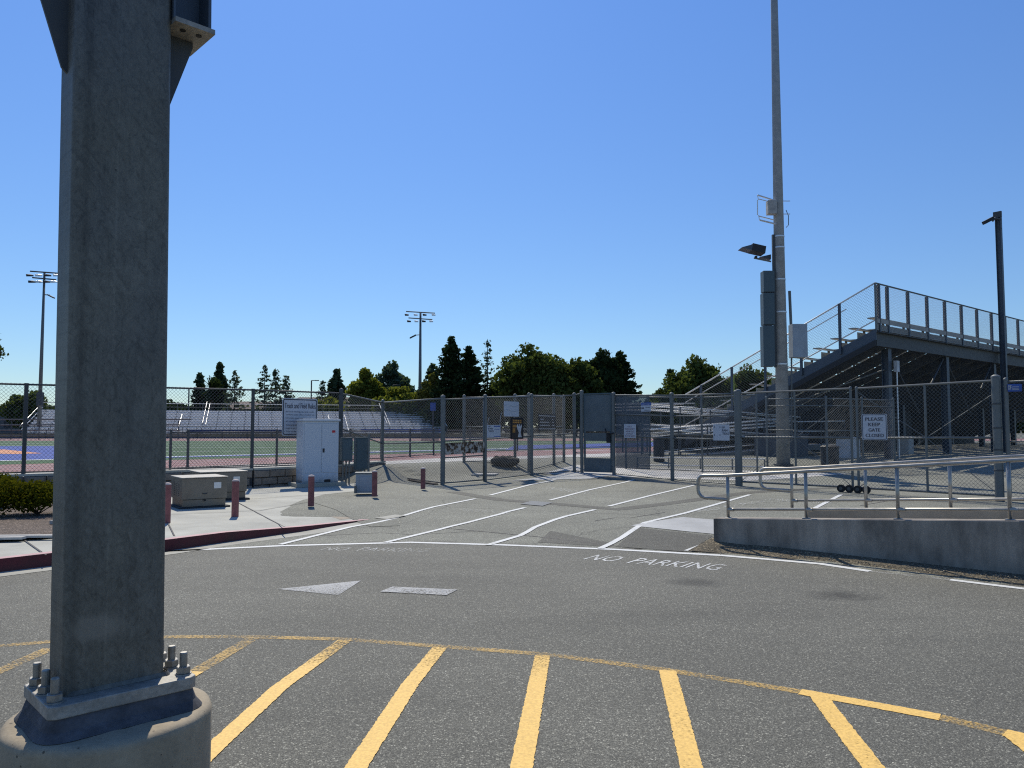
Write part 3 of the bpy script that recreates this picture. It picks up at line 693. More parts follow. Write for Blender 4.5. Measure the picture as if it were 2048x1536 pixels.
def fence(label, pts, rails=(), post_r=.035, mat='galv', wire='fence_wire', cat='fence', group=None, mesh=True, skip_posts=(), r_wire=.0028, top_rail=True, pitch=.083, caps=True, bottom=True, name='chain_link_fence', rail_r=.021, gap=.04):
    """pts: list of (base Vector, ztop)"""
    t = thing(name, label, cat, pts[0][0], group)
    for i, (p, zt) in enumerate(pts):
        if i in skip_posts: continue
        prof = [(post_r, 0), (post_r, zt - p.z + .03)]
        if caps: prof += [(post_r*1.12, zt - p.z + .031), (post_r*1.1, zt - p.z + .06), (post_r*.7, zt - p.z + .085), (.005, zt - p.z + .095)]
        MB().lathe(p, prof, 12).build('post', mat, t, smooth=False)
    if top_rail:
        mb = MB()
        for (p, a), (q, b) in zip(pts, pts[1:]): mb.tube(Vector((p.x, p.y, a)), Vector((q.x, q.y, b)), rail_r, 8)
        mb.build('top_rail', mat, t, smooth=True)
    for f in rails:
        mb = MB()
        for k, ((p, a), (q, b)) in enumerate(zip(pts, pts[1:])):
            fa = f if not callable(f) else f(k)[0]; fb = f if not callable(f) else f(k)[1]
            mb.tube(Vector((p.x, p.y, lerp(p.z, a, fa))), Vector((q.x, q.y, lerp(q.z, b, fb))), rail_r * .9, 8)
        mb.build('middle_rail', mat, t, smooth=True)
    if bottom:
        mb = MB()
        for (p, a), (q, b) in zip(pts, pts[1:]): mb.tube(p + Vector((0, 0, gap)), q + Vector((0, 0, gap)), rail_r * .8, 6)
        mb.build('bottom_rail', mat, t)
    if mesh:
        mb = MB()
        for (p, a), (q, b) in zip(pts, pts[1:]):
            mesh_panel(mb, p + Vector((0, 0, gap)), Vector((p.x, p.y, a + .03)), q + Vector((0, 0, gap)), Vector((q.x, q.y, b + .03)), pitch, r_wire)
        mb.build('chain_link_mesh', wire, t)
    return t
def post(px, yb, yt):
    p = at(px, yb); return (p, PY(px, yt, p.y).z)
# left fence on block wall
WTOP = .60
def wp(px, D, ytop=None):
    p = PY(px, 856, D); return Vector((p.x, p.y, WTOP))
lf = [(wp(-420, 14.9), 2.55), (wp(-150, 15.8), 2.55), (wp(50, 16.8), 2.55), (wp(285, 17.9), 2.55), (wp(505, 19.2), 2.55), (wp(680, 21.2), 2.56)]
fence('dark chain-link fence along the block retaining wall in front of the running track', lf, post_r=.042, mat='galv_dark', wire='fence_wire_dark', group='perimeter chain-link fences', r_wire=.0029, caps=False)
p680 = lf[-1][0]; p765 = PY(765, 856, 23.4); p765 = Vector((p765.x, p765.y, .45)); p880 = at(885, 970)
q680 = Vector((p680.x + .02, p680.y + .02, .12))
pts = [(q680, 2.6), (Vector((p765.x, p765.y, .12)), PY(765, 805, 23.4).z), (p880, PY(885, 797, p880.y).z)]
t = thing('chain_link_fence', 'short angled chain-link fence dipping between the tall corner post and the gate post', 'fence', q680, 'perimeter chain-link fences')
for i, (p, zt) in enumerate(pts):
    r = (.055, .05, .058)[i]
    MB().lathe(p, [(r, 0), (r, zt - p.z + .03), (r*1.12, zt - p.z + .031), (r*1.05, zt - p.z + .06), (r*.6, zt - p.z + .09), (.005, zt - p.z + .1)], 14).build('post', 'galv' if i else 'galv_dark', t)
mb = MB(); mb.tube(Vector((*pts[0][0].xy, 2.55)), Vector((*pts[1][0].xy, pts[1][1])), .022); mb.tube(Vector((*pts[1][0].xy, pts[1][1])), Vector((*pts[2][0].xy, pts[2][1])), .022); mb.build('top_rail', 'galv', t, smooth=True)
mb = MB(); z76 = PY(764, 887, 23.4).z; mb.tube(Vector((*pts[0][0].xy, PY(686, 857, 21.2).z)), Vector((*pts[1][0].xy, z76)), .022); mb.tube(Vector((*pts[1][0].xy, z76)), Vector((*pts[2][0].xy, PY(885, 884, p880.y).z)), .022); mb.build('middle_rail', 'galv', t, smooth=True)
zb76 = PY(765, 950, 23.4).z; zb88 = PY(877, 966, p880.y).z
mb = MB(); mesh_panel(mb, Vector((*pts[0][0].xy, .62)), Vector((*pts[0][0].xy, 2.58)), Vector((*pts[1][0].xy, zb76)), Vector((*pts[1][0].xy, pts[1][1] + .03))); mesh_panel(mb, Vector((*pts[1][0].xy, zb76)), Vector((*pts[1][0].xy, pts[1][1] + .03)), Vector((*pts[2][0].xy, zb88)), Vector((*pts[2][0].xy, pts[2][1] + .03))); mb.build('chain_link_mesh', 'fence_wire', t)
mb = MB(); mb.tube(Vector((*pts[0][0].xy, .64)), Vector((*pts[1][0].xy, zb76)), .018, 6); mb.tube(Vector((*pts[1][0].xy, zb76)), Vector((*pts[2][0].xy, zb88)), .018, 6); mb.build('bottom_rail', 'galv_dark', t)

# block wall ---------------------------------------------------------
bw = thing('retaining_wall', 'low tan split-face block retaining wall under the dark left fence', 'retaining wall', (lf[4][0].x, lf[4][0].y, 0))
rows = MB(); rnd = random.Random(3)
path = [Vector((p.x, p.y, 0)) for p, _ in lf] + [Vector((*p765.xy, 0))]
acc = 0
for a, b in zip(path, path[1:]):
    d = (b - a); L = d.length; d.normalize(); nn = Vector((d.y, -d.x, 0))
    for rrow in range(3):
        z0 = .0 + rrow * .185; x = -(.22 if rrow % 2 else 0)
        while x < L:
            w = .44; xa, xb = max(0, x) + .008, min(L, x + w) - .008
            if xb - xa > .05:
                o = a + d * xa + nn * (.10 + rnd.uniform(0, .02)); 
                f = (xb - xa); e = .035
                vs = [o + nn*(-.0) + Vector((0, 0, z0)), o + d*f + Vector((0, 0, z0)), o + d*f + Vector((0, 0, z0+.175)), o + Vector((0, 0, z0+.175))]
                ctr = [v + nn * .035 for v in vs]; cc = sum(ctr, Vector()) / 4; ctr = [c_.lerp(cc, .18) for c_ in ctr]; bk_ = [v - nn * .2 for v in vs]
                vv = bk_ + vs + ctr
                rows.add(vv, [(0,1,5,4),(1,2,6,5),(2,3,7,6),(3,0,4,7),(4,5,9,8),(5,6,10,9),(6,7,11,10),(7,4,8,11),(8,9,10,11)])
            x += w
rows.build('blocks', 'block', bw)
mb = MB(); cap = MB()
for a, b in zip(path, path[1:]):
    d = (b - a); L = d.length; d.normalize(); nn = Vector((d.y, -d.x, 0))
    mb.obox(a + nn * .085 - Vector((0, 0, .1)), d * L, -nn * .16, (0, 0, .64)); cap.obox(a + nn * .12 + Vector((0, 0, .555)), d * L, -nn * .32, (0, 0, .05))
mb.build('core', 'dark', bw); cap.build('cap', 'sidewalk', bw)
lw = thing('low_wall', 'dark little concrete wall below the angled fence beside the gate post', 'low wall', (p765.x, p765.y, 0))
a = Vector((*p765.xy, 0)); b = Vector((p880.x - .25, p880.y + .02, 0)); d = b - a; nn = Vector((d.y, -d.x, 0)).normalized()
MB().add([a, b, b - nn*.15, a - nn*.15, a + Vector((0,0,zb76-.03)), b + Vector((0,0,zb88-.02)), b - nn*.15 + Vector((0,0,zb88-.02)), a - nn*.15 + Vector((0,0,zb76-.03))], [(0,1,5,4),(4,5,6,7),(2,3,7,6),(1,2,6,5),(3,0,4,7)]).build('concrete', 'wood', lw)

# main gate line ----------------------------------------------------
PG = {k: post(*v) for k, v in {'a': (885, 970, 797), 'b': (970, 963, 795), 'c': (1063, 951, 793), 'd': (1149, 944, 791), 'e': (1164, 946, 786), 'f': (1228, 950, 790),
     'g': (1345, 962, 791), 'h': (1475, 972, 787), 'i': (1590, 978, 783), 'j': (1706, 985, 777), 'k': (1718, 986, 777), 'l': (1856, 993, 769), 'm': (2000, 1003, 761), 'n': (2020, 1004, 764), 'o': (2250, 1012, 752)}.items()}
fm = lambda a, b: (lambda k: (a, b))
# gate leaf a-b with rusty board
def leaf_gate(label, A_, B_, inset=.06, mids=(.5,), name='gate', cat='gate', wire=True, braces=False, group=None):
    (p, a), (q, b) = A_, B_; d = (q - p); d.z = 0; d.normalize(); p = p + d * inset; q = q - d * inset; p = p.copy(); q = q.copy()
    p.z += .05; q.z += .05; a -= .02; b -= .02
    t = thing(name, label, cat, p, group)
    P0, P1, Q0, Q1 = p, Vector((p.x, p.y, a)), q, Vector((q.x, q.y, b))
    mb = MB(); mb.tube(P0, P1, .024); mb.tube(Q0, Q1, .024); mb.tube(P1, Q1, .021); mb.tube(P0, Q0, .021); mb.build('frame', 'galv', t, smooth=True)
    for m in mids: MB().tube(P0.lerp(P1, m), Q0.lerp(Q1, m), .02).build('middle_rail', 'galv', t, smooth=True)
    if wire: mesh_panel(MB(), P0, P1, Q0, Q1).build('chain_link_mesh', 'fence_wire', t)
    return t, P0, P1, Q0, Q1
t, P0, P1, Q0, Q1 = leaf_gate('narrow chain-link gate leaf with a rust-blotched white board across its middle', PG['a'], PG['b'], mids=(.5, .3))
mb = MB(); o = P0.lerp(P1, .335); o2 = Q0.lerp(Q1, .335); nn = Vector(((o2 - o).y, -(o2 - o).x, 0)).normalized()
mb.obox(o + nn * .035, (o2 - o), Vector((0, 0, .31)), -nn * .01); mb.build('board', 'old_sign', t)
MB().obox(P0.lerp(P1, .62) + nn*.03, d*.0 + Vector((.05,0,0)), Vector((0,0,.12)), -nn*.03).build('hinge', 'galv_dark', t)
fence('chain-link panel with signs hanging on it, left of the entrance gate', [PG['b'], PG['c'], PG['d']], rails=(.5,), post_r=.052, group='perimeter chain-link fences')
fence('narrow chain-link gap filler beside the tall grey door post', [PG['d'], PG['e']], rails=(.5, .25), post_r=.055, group='perimeter chain-link fences', skip_posts=(0,))
# solid door gate e-f
(p, a), (q, b) = PG['e'], PG['f']; t = thing('gate', 'solid grey sheet-metal pedestrian gate door with a low kick plate', 'gate', p)
d = (q - p); d.z = 0; L = d.length; d.normalize(); nn = Vector((d.y, -d.x, 0)); zb = p.z + .02
mb = MB(); mb.obox(p + d*.07 + Vector((0,0,.04)), d*.05, -nn*.04, (0,0,a-p.z-.06)); mb.obox(p + d*(L-.12) + Vector((0,0,.04)), d*.05, -nn*.04, (0,0,a-p.z-.06)); 
for zz in (a - .06, p.z + 1.47, p.z + .04): mb.obox(Vector((*(p + d*.12).xy, zz)), d*(L-.24), -nn*.04, (0,0,.045))
mb.build('frame', 'grey_green', t)
H = a - p.z
for z0, z1, m_ in ((.52, .97, 'door_panel'), (.40, .50, 'door_panel'), (.02, .19, 'door_panel')):
    MB().obox(Vector((*(p + d*.12 + nn*.004).xy, p.z + H*z0)), d*(L-.24), -nn*.01, (0,0,H*(z1-z0))).build('sheet_panel', m_, t)
mesh_panel(MB(), Vector((*(p+d*.12).xy, p.z+.4)), Vector((*(p+d*.12).xy, p.z+1.1)), Vector((*(p+d*(L-.12)).xy, p.z+.4)), Vector((*(p+d*(L-.12)).xy, p.z+1.1))).build('chain_link_mesh', 'fence_wire', t)
mb = MB(); mb.obox(Vector((*(p + d*(L-.22) + nn*.06).xy, p.z + .95)), d*.12, -nn*.05, (0,0,.3)); mb.path([Vector((*(p + d*(L-.25) + nn*.08).xy, p.z+1.38)), Vector((*(p + d*(L-.2) + nn*.1).xy, p.z+1.28)), Vector((*(p + d*(L-.1) + nn*.1).xy, p.z+1.22)), Vector((*(p + d*(L+.05) + nn*.1).xy, p.z+1.25))], .02); mb.build('lock_box', 'black', t)
t = fence('chain-link panel right of the grey door with a dark perforated metal screen', [PG['f'], PG['g'], PG['h']], rails=(.5, .76), post_r=.055, group='perimeter chain-link fences')
(p, a), (q, b) = PG['f'], PG['g']; d = (q - p); d.z = 0; L = d.length; d.normalize(); nn = Vector((d.y, -d.x, 0)); w = L * .60
MB().obox(p + d*.06 - nn*.03 + Vector((0,0,.22)), d*w, -nn*.004, (0,0,a-p.z-.25)).build('perforated_screen', 'perforated', t)
# rolling gates
for (A_, Mid, B_, lab, sg) in (('h', 'i', 'j', 'left leaf of the wide rolling chain-link gate with cross braces', 1), ('k', 'l', 'm', 'right leaf of the wide rolling chain-link gate carrying the keep closed sign', -1)):
    (p, a), (m, mz), (q, b) = PG[A_], PG[Mid], PG[B_]
    t = thing('rolling_gate', lab, 'gate', p, 'leaves of the rolling gate')
    P0, P1, Q0, Q1 = p + Vector((0,0,.12)), Vector((*p.xy, a)), q + Vector((0,0,.12)), Vector((*q.xy, b))
    if A_ == 'h':
        dd = (Q0 - P0).normalized(); P0 = P0 + dd*.1; P1 = P1 + dd*.1
    mb = MB(); mb.tube(P0, P1, .03); mb.tube(Q0, Q1, .03); mb.tube(P1, Q1, .024); mb.tube(P0, Q0, .026)
    for X in (P1, Q1): mb.lathe(X, [(.034, -.02), (.034, .02), (.02, .045), (.004, .052)], 10)
    mb.build('frame', 'galv', t, smooth=False)
    m0 = Vector((*m.xy, lerp(P0.z, Q0.z, .5))); m1 = Vector((*m.xy, lerp(P1.z, Q1.z, .5)))
    m0 = P0.lerp(Q0, .52); m1 = P1.lerp(Q1, .52); MB().tube(m0, m1, .026).build('middle_post', 'galv', t)
    MB().tube(P0.lerp(P1, .5), Q0.lerp(Q1, .5), .024).build('middle_rail', 'galv', t, smooth=True)
    mb = MB(); c_ = m0.lerp(m1, .5)
    for X in (P0.lerp(P1, .97), P0, Q0, Q0.lerp(Q1, .9)): mb.tube(c_, X, .007, 6)
    mb.build('cross_brace', 'galv', t)
    mb = MB(); mesh_panel(mb, P0, P1, m0, m1); mesh_panel(mb, m0, m1, Q0, Q1); mb.build('chain_link_mesh', 'fence_wire', t)
    X = Q0 if sg > 0 else P0; dd = (Q0 - P0).normalized(); nn = Vector((dd.y, -dd.x, 0))
    for k in (-.02, .17):
        c = Vector((*(X - dd * (k + .05) * sg).xy, 0)); c.z = G(c.x, c.y) + .092
        w_ = MB().tube(c - nn * -.10, c - nn * -.16, .09, 20).build('wheel', 'rubber', t); MB().tube(c - nn * -.158, c - nn * -.168, .042, 14).build('hub', 'galv_dark', w_)
    mb = MB(); mb.obox(X - dd*(.22*sg) + Vector((0,0,-.06)) + nn*.02, dd*(.22*sg), nn*.1, (0,0,.07)); mb.build('wheel_bracket', 'dark', t)
t = fence('chain-link fence section at the far right edge beside the thick gate post', [PG['n'], PG['o']], rails=(.5,), post_r=.04, group='perimeter chain-link fences')
p, a = PG['m']; gp = thing('gate_post', 'thick grey steel gate post holding the right rolling gate leaf', 'post', p)
MB().lathe(p, [(.085, 0), (.085, a - p.z + .06), (.09, a - p.z + .061), (.085, a - p.z + .09), (.04, a - p.z + .12), (.004, a - p.z + .125)], 18).build('tube', 'galv', gp)
for f in (.25, .42, .6, .8): MB().lathe(p + Vector((0,0,(a-p.z)*f)), [(.088, 0), (.093, .002), (.093, .03), (.088, .032)], 18).build('hinge_band', 'galv_dark', gp)
p, a = PG['h']; gp = thing('gate_post', 'thick grey steel gate post between the two-panel fence and the left rolling leaf', 'post', p)
MB().lathe(p + Vector((.05, -.03, 0)), [(.075, 0), (.075, a - p.z + .06), (.08, a - p.z + .061), (.06, a - p.z + .1), (.004, a - p.z + .115)], 18).build('tube', 'galv', gp)

# inner fences --------------------------------------------------------
def ipost(px, yb, yt): return post(px, yb, yt)
fence('inner chain-link enclosure fence behind the sign panel', [ipost(928, 925, 795), ipost(1030, 929, 793), ipost(1058, 943, 791), ipost(1108, 930, 792), ipost(1128, 924, 795)], rails=(.55,), post_r=.05, group='inner chain-link fences')
fence('inner chain-link fence behind the door running right toward the ramp rails', [ipost(1252, 938, 794), ipost(1405, 945, 795), ipost(1515, 948, 790)], rails=(.5,), post_r=.03, group='inner chain-link fences')
fence('inner chain-link cage around the foot of the tall light pole', [ipost(1535, 936, 798), ipost(1655, 940, 797), ipost(1727, 938, 799), ipost(1790, 936, 801)], rails=(.9, .55), post_r=.035, group='inner chain-link fences')
# waist high track fence
tf = []
for px, y in ((340, 940), (375, 937), (553, 931), (700, 926), (762, 922), (820, 919), (867, 912), (940, 908), (1035, 903), (1160, 897), (1300, 892)):
    D = interp([(340, 20.2), (553, 22.6), (762, 27.0), (1300, 47)], px); p = PY(px, y, D); z = .51; tf.append((Vector((p.x, p.y, z)), 1.48 if px < 600 else 1.5))
fence('waist-high chain-link fence with a top rail running along the near edge of the track', tf, post_r=.035, mat='galv_dark', wire='fence_wire_dark', group='inner chain-link fences', caps=True, pitch=.1)

# ------------------------------------------------------------------ signs
def sign(label, px0, py0, px1, py1, Dpt, mat='sign_white', border=None, lines=(), tmat='sign_text', name='sign', r=.03, skew=None, off=.06, thick=.008, frame=None):
    """flat sign in the plane through Dpt=(P,Q): world fence line"""
    P, Q = Dpt; d = (Q - P); d.z = 0; d.normalize(); nn = Vector((d.y, -d.x, 0))
    base = P + nn * off
    def hit(px, py):
        r_ = ray(px, py); c = Vector((0, 0, CAMZ)); t_ = (base - c).dot(nn) / r_.dot(nn); return c + r_ * t_
    tl = hit(px0, py0); br = hit(px1, py1); w = (br - tl).dot(d); tr = hit(px1, py0); 
    zt = (tl.z + tr.z) / 2; zb_ = (hit(px0, py1).z + br.z) / 2; h = zt - zb_
    o = Vector((tl.x, tl.y, zb_))
    t = thing(name, label, 'sign', o)
    pts = rrect(o + d*w/2 + Vector((0,0,h/2)), d, Vector((0,0,1)), w, h, r)
    MB().prism(pts, -nn * thick).build('board', mat, t)
    if border:
        a = rrect(o + d*w/2 + Vector((0,0,h/2)) + nn*.0015, d, Vector((0,0,1)), w - border*1.2, h - border*1.2, r); b = rrect(o + d*w/2 + Vector((0,0,h/2)) + nn*.0015, d, Vector((0,0,1)), w - border*2.6, h - border*2.6, r*.7); n = len(a)
        MB().add(a + b, [(i, (i+1) % n, n+(i+1) % n, n+i) for i in range(n)]).build('border', 'sign_border', t)
    mb = MB()
    for (s, x0, y0, x1, y1, *bold) in lines:      # fractions of the board, y from top
        text_on(mb, s, o + d*w*x0 + Vector((0,0,h*(1-y1))) + nn*.004, d*w*(x1-x0), Vector((0,0,h*(y1-y0))), bold[0] if bold else 0)
    if lines: mb.build('lettering', tmat, t)
    return t, o, d, nn, w, h
seg = lambda a, b: (PG[a][0], PG[b][0])
sign('white rounded sign headed Track and Field Rules, partly hidden by the white cabinet', 565, 797, 634, 871, (lf[4][0], lf[5][0]), border=.035, lines=[
    ('Track and Field Rules', .06, .13, .94, .27, .006), ('\u2022 NO food, including gum, candy, snacks,', .07, .34, .90, .39), ('sunflower seeds, tobacco products, etc.', .11, .42, .92, .47),
    ('\u2022 NO drinks, except water', .07, .51, .60, .56), ('\u2022 NO skateboards, bikes, scooters, pets or', .07, .60, .93, .65), ('motorized vehicles', .11, .69, .50, .74), ('\u2022 Joggers use outer lanes', .07, .78, .65, .83), ('\u2022 Field use by permit only', .07, .87, .70, .92)], tmat='rules_text' if False else 'sign_text', off=.09, name='rules_sign', r=.05)
t, o, d, nn, w, h = sign('plain weathered grey-white square board high on the fence beside the poster', 1008, 803, 1038, 833, seg('b', 'c'), name='blank_board')
mb = MB()
for z0, z1 in ((.72, .80), (.38, .45)): mb.path([o + d*w*(i/8) + Vector((0,0,h*(z0 + .06*sin(i*.9)))) + nn*.003 for i in range(9)], .004, 4)
mb.build('crease', 'box_grey', t)
t, o, d, nn, w, h = sign('black-framed poster with orange lettering and a white figure raising both arms', 1021, 835, 1047, 878, seg('b', 'c'), mat='black', name='poster', r=.01, off=.07)
MB().poly([o + d*w*.1 + Vector((0,0,h*.05)) + nn*.003, o + d*w*.9 + Vector((0,0,h*.05)) + nn*.003, o + d*w*.9 + Vector((0,0,h*.93)) + nn*.003, o + d*w*.1 + Vector((0,0,h*.93)) + nn*.003]).build('print', 'wood', t)
mb = MB()
for (x0, y0, x1, y1) in ((.15, .84, .85, .89), (.15, .74, .85, .81), (.15, .54, .45, .66), (.15, .3, .35, .5)): 
    for k in range(4):
        a_ = lerp(x0, x1, k/4 + .02); b_ = lerp(x0, x1, (k+1)/4 - .04); mb.poly([o + d*w*a_ + Vector((0,0,h*y0)) + nn*.006, o + d*w*b_ + Vector((0,0,h*y0)) + nn*.006, o + d*w*b_ + Vector((0,0,h*y1)) + nn*.006, o + d*w*a_ + Vector((0,0,h*y1)) + nn*.006])
mb.build('lettering', 'poster_orange', t)
fig = [(.55,.08),(.62,.3),(.52,.45),(.45,.6),(.52,.7),(.60,.58),(.64,.62),(.60,.66),(.64,.71),(.70,.66),(.68,.6),(.74,.58),(.80,.7),(.86,.62),(.80,.46),(.76,.3),(.85,.08)]
MB().poly([o + d*w*x + Vector((0,0,h*y)) + nn*.008 for x, y in fig]).build('figure', 'pale', t)
for (lab, x0, y0, x1, y1, sg_, side) in (('white ticket notice with blue bars tied to the fence left of the black poster', 974, 850, 1001, 875, seg('b', 'c'), 0), ('large white ticket notice hung near the thick middle gate post', 1426, 849, 1459, 881, seg('g', 'h'), 1)):
    L_ = [('GO', .1, .06, .28, .16, .006), ('FAN', .1, .22, .42, .36, .006), ('TIXS', .1, .42, .48, .56, .006)] if not side else [('GO', .54, .12, .72, .24, .004), ('FAN', .56, .30, .88, .44, .006), ('TIXS', .56, .50, .96, .64, .006)]
    t, o, d, nn, w, h = sign(lab, x0, y0, x1, y1, sg_, lines=L_, name='notice_sign', r=.01)
    if not side:
        for (y0_, y1_) in ((.86, .93), (.03, .09)): MB().poly([o + d*w*.5 + Vector((0,0,h*y0_)) + nn*.003, o + d*w*.98 + Vector((0,0,h*y0_)) + nn*.003, o + d*w*.98 + Vector((0,0,h*y1_)) + nn*.003, o + d*w*.5 + Vector((0,0,h*y1_)) + nn*.003]).build('bar', 'sign_blue', t)
        mb = text_on(MB(), 'ONLINE', o + d*w*.56 + Vector((0,0,h*.6)) + nn*.004, d*w*.36, Vector((0,0,h*.08))); mb.build('small_lettering', 'sign_blue', t)
    if side:
        mb = MB()
        for x in (.08, .42):
            for y in (.28, .78): mb.box(0,0,0,0,0,0) if False else mb.obox(o + d*w*x + Vector((0,0,h*y)) + nn*.003, d*.012, nn*.002, (0,0,.05))
        mb.build('slot', 'sign_text', t)
    for k, (fx, hh) in enumerate(((.05, .22), (.95, .35))):
        if not side: MB().path([o + d*w*fx + Vector((0,0,h)) , o + d*w*(fx+.03) + Vector((0,0,h+hh*.5)), o + d*w*(fx+.12) + Vector((0,0,h+hh))], .006, 5).build('tie', 'pale', t)
t, o, d, nn, w, h = sign('black board with pale text lines on the inner fence left of the door', 1076, 828, 1112, 861, (at(1058, 943), at(1108, 930)), mat='black', name='info_board', off=.08)
mb = MB()
for (y, x0, x1) in ((.86, .04, .96), (.66, .1, .3), (.66, .78, .83), (.48, .1, .6), (.48, .78, .86), (.30, .1, .65), (.30, .78, .9), (.08, .04, .96)): mb.obox(o + d*w*x0 + Vector((0,0,h*y)) + nn*.003, d*w*(x1-x0), nn*.001, (0,0,.022))
mb.build('text_line', 'pale', t)
t, o, d, nn, w, h = sign('blue and white camera notice at the top of the perforated screen', 1282, 805, 1302, 823, seg('f', 'g'), name='camera_notice', r=.005)
MB().poly([o + Vector((0,0,h*.68)) + nn*.003, o + d*w + Vector((0,0,h*.68)) + nn*.003, o + d*w + Vector((0,0,h)) + nn*.003, o + Vector((0,0,h)) + nn*.003]).build('header', 'sign_blue', t)
mb = text_on(MB(), 'NOTICE', o + d*w*.08 + Vector((0,0,h*.74)) + nn*.005, d*w*.8, Vector((0,0,h*.17))); mb.build('lettering', 'pale', t)
mb = MB(); mb.obox(o + d*w*.05 + Vector((0,0,h*.3)) + nn*.003, d*w*.25, nn*.002, (0,0,h*.16)); mb.obox(o + d*w*.45 + Vector((0,0,h*.4)) + nn*.003, d*w*.45, nn*.002, (0,0,h*.05)); mb.obox(o + d*w*.35 + Vector((0,0,h*.12)) + nn*.003, d*w*.5, nn*.002, (0,0,h*.05)); mb.build('pictogram', 'sign_text', t)
sign('faded pinkish notice with five lines of dark text on the perforated screen', 1248, 848, 1272, 876, seg('f', 'g'), lines=[('ONLY', .3, .13, .66, .25), ('EMERGENCY', .1, .30, .9, .42), ('VEHICLES', .14, .47, .86, .59), ('DO NOT', .2, .64, .74, .76), ('BLOCK GATE', .1, .80, .9, .92)], tmat='rules_text', name='faded_notice', r=.01)
sign('white square sign reading PLEASE KEEP GATE CLOSED on the right rolling leaf', 1723, 828, 1775, 880, seg('k', 'm'), border=.02, lines=[('PLEASE', .14, .13, .84, .26, .008), ('KEEP', .26, .34, .72, .47, .008), ('GATE', .26, .55, .72, .68, .008), ('CLOSED', .14, .76, .86, .89, .008)], name='gate_sign', off=.07, r=.035)
t, o, d, nn, w, h = sign('small blue plate with white DF initials at the top right fence corner', 2015, 768, 2044, 783, (PG['n'][0], PG['o'][0]), mat='sign_blue', name='fence_plate', r=.01, lines=[('DF', .04, .15, .26, .75, .005)], tmat='pale')
mb = MB()
for y in (.58, .4, .2): mb.obox(o + d*w*.3 + Vector((0,0,h*y)) + nn*.004, d*w*.5, nn*.001, (0,0,h*.07))
mb.build('text_line', 'pale', t)
t, o, d, nn, w, h = sign('grey metal mesh board on the angled fence left of the gate post', 842, 857, 877, 883, (p765, p880), mat='panel_old', name='mesh_board', off=.06)
t.children[0].data.materials[0] = M['mesh_dense']

# ------------------------------------------------------------------ utility boxes and bollards
def frame_at(px, py, z, ang): p = PZ(px, py, z); a = radians(ang); return p, Vector((cos(a), sin(a), 0)), Vector((-sin(a), cos(a), 0))
def generator(label, px, py, w, dp, h, ang=36):
    p, a, b = frame_at(px, py, .135, ang); t = thing('generator_box', label, 'generator box', p, 'stainless equipment boxes')
    MB().obox(p - a*.05 - b*.05 - Vector((0,0,.03)), a*(w+.1), b*(dp+.1), (0,0,.055)).build('plinth', 'dark', t)
    MB().obox(p + a*.02 + b*.02 + Vector((0,0,.026)), a*(w-.04), b*(dp-.04), (0,0,.13)).build('base', 'stainless', t, bevel=.006)
    MB().obox(p + Vector((0,0,.158)), a*w, b*dp, (0,0,h-.175)).build('housing', 'stainless', t, bevel=.008)
    MB().obox(p - a*.015 - b*.015 + Vector((0,0,h-.015)), a*(w+.03), b*(dp+.03), (0,0,.018)).build('lid', 'galv_plate', t, bevel=.004)
    mb = MB()
    for i in range(3):
        for k in range(7): mb.obox(p - a*.004 + b*(dp*.25 + i*dp*.2) + Vector((0,0,.22 + k*.035)), a*.004, b*.07, (0,0,.008))
    mb.build('louvre', 'dark', t)
    c = p + a*w*.5 + Vector((0,0,.25)) - b*.006
    mb = MB(); mb.obox(c - a*.04, a*.08, b*.008, (0,0,.006)); mb.path([c - a*.045 + Vector((0,0,.02)), c + Vector((0,0,-.0)) - b*.02, c + a*.045 + Vector((0,0,.02))], .006, 6); mb.build('handle', 'galv_dark', t)
    MB().tube(c - Vector((0,0,.11)), c - Vector((0,0,.11)) - b*.03, .018, 12).build('latch', 'black', t)
    MB().obox(p + a*w*.70 - b*.003 + Vector((0,0,h*.62)), a*.13, b*.003, (0,0,.11)).build('label_plate', 'alu', t)
    return t
generator('nearer low stainless steel generator box with louvred side, behind the bollards', 363, 1018, .80, .85, .56)
generator('farther low stainless steel generator box half hidden behind the nearer one', 400, 1003, .92, .85, .58)
p, a, b = frame_at(605, 968, .2, 33); w = .93; dp = .55; h = 1.55
t = thing('utility_cabinet', 'tall white two-door utility cabinet standing on a concrete plinth by the fence', 'cabinet', p)
MB().obox(p - a*.18 - b*.12 - Vector((0,0,.08)), a*(w+.34), b*(dp+.2), (0,0,.10)).build('plinth', 'gutter', t, bevel=.01)
MB().obox(p + Vector((0,0,.022)), a*w, b*dp, (0,0,h)).build('housing', 'white_cab', t, bevel=.01)
MB().obox(p - a*.03 - b*.04 + Vector((0,0,h+.023)), a*(w+.06), b*(dp+.08), (0,0,.055)).build('roof', 'white_cab', t, bevel=.008)
for k in (0, 1):
    dr = MB().obox(p + a*(.03 + k*(w/2-.012)) - b*.014 + Vector((0,0,.27)), a*(w/2-.035), b*.013, (0,0,h-.31)).build('door', 'white_cab', t, bevel=.004)
    if k:
        MB().obox(p + a*(w/2+.035) - b*.022 + Vector((0,0,.78)), a*.05, b*.008, (0,0,.10)).build('handle', 'dark', dr)
        MB().obox(p + a*(w*.80) - b*.018 + Vector((0,0,1.28)), a*.085, b*.004, (0,0,.06)).build('warning_label', 'sign_red', dr)
MB().obox(p + a*.03 - b*.010 + Vector((0,0,.07)), a*(w-.07), b*.009, (0,0,.17)).build('vent_panel', 'white_cab', t, bevel=.003)
MB().obox(p + a*(w*.6) - b*.012 + Vector((0,0,.03)), a*.16, b*.008, (0,0,.065)).build('vent_hole', 'black', t)
mb = MB()
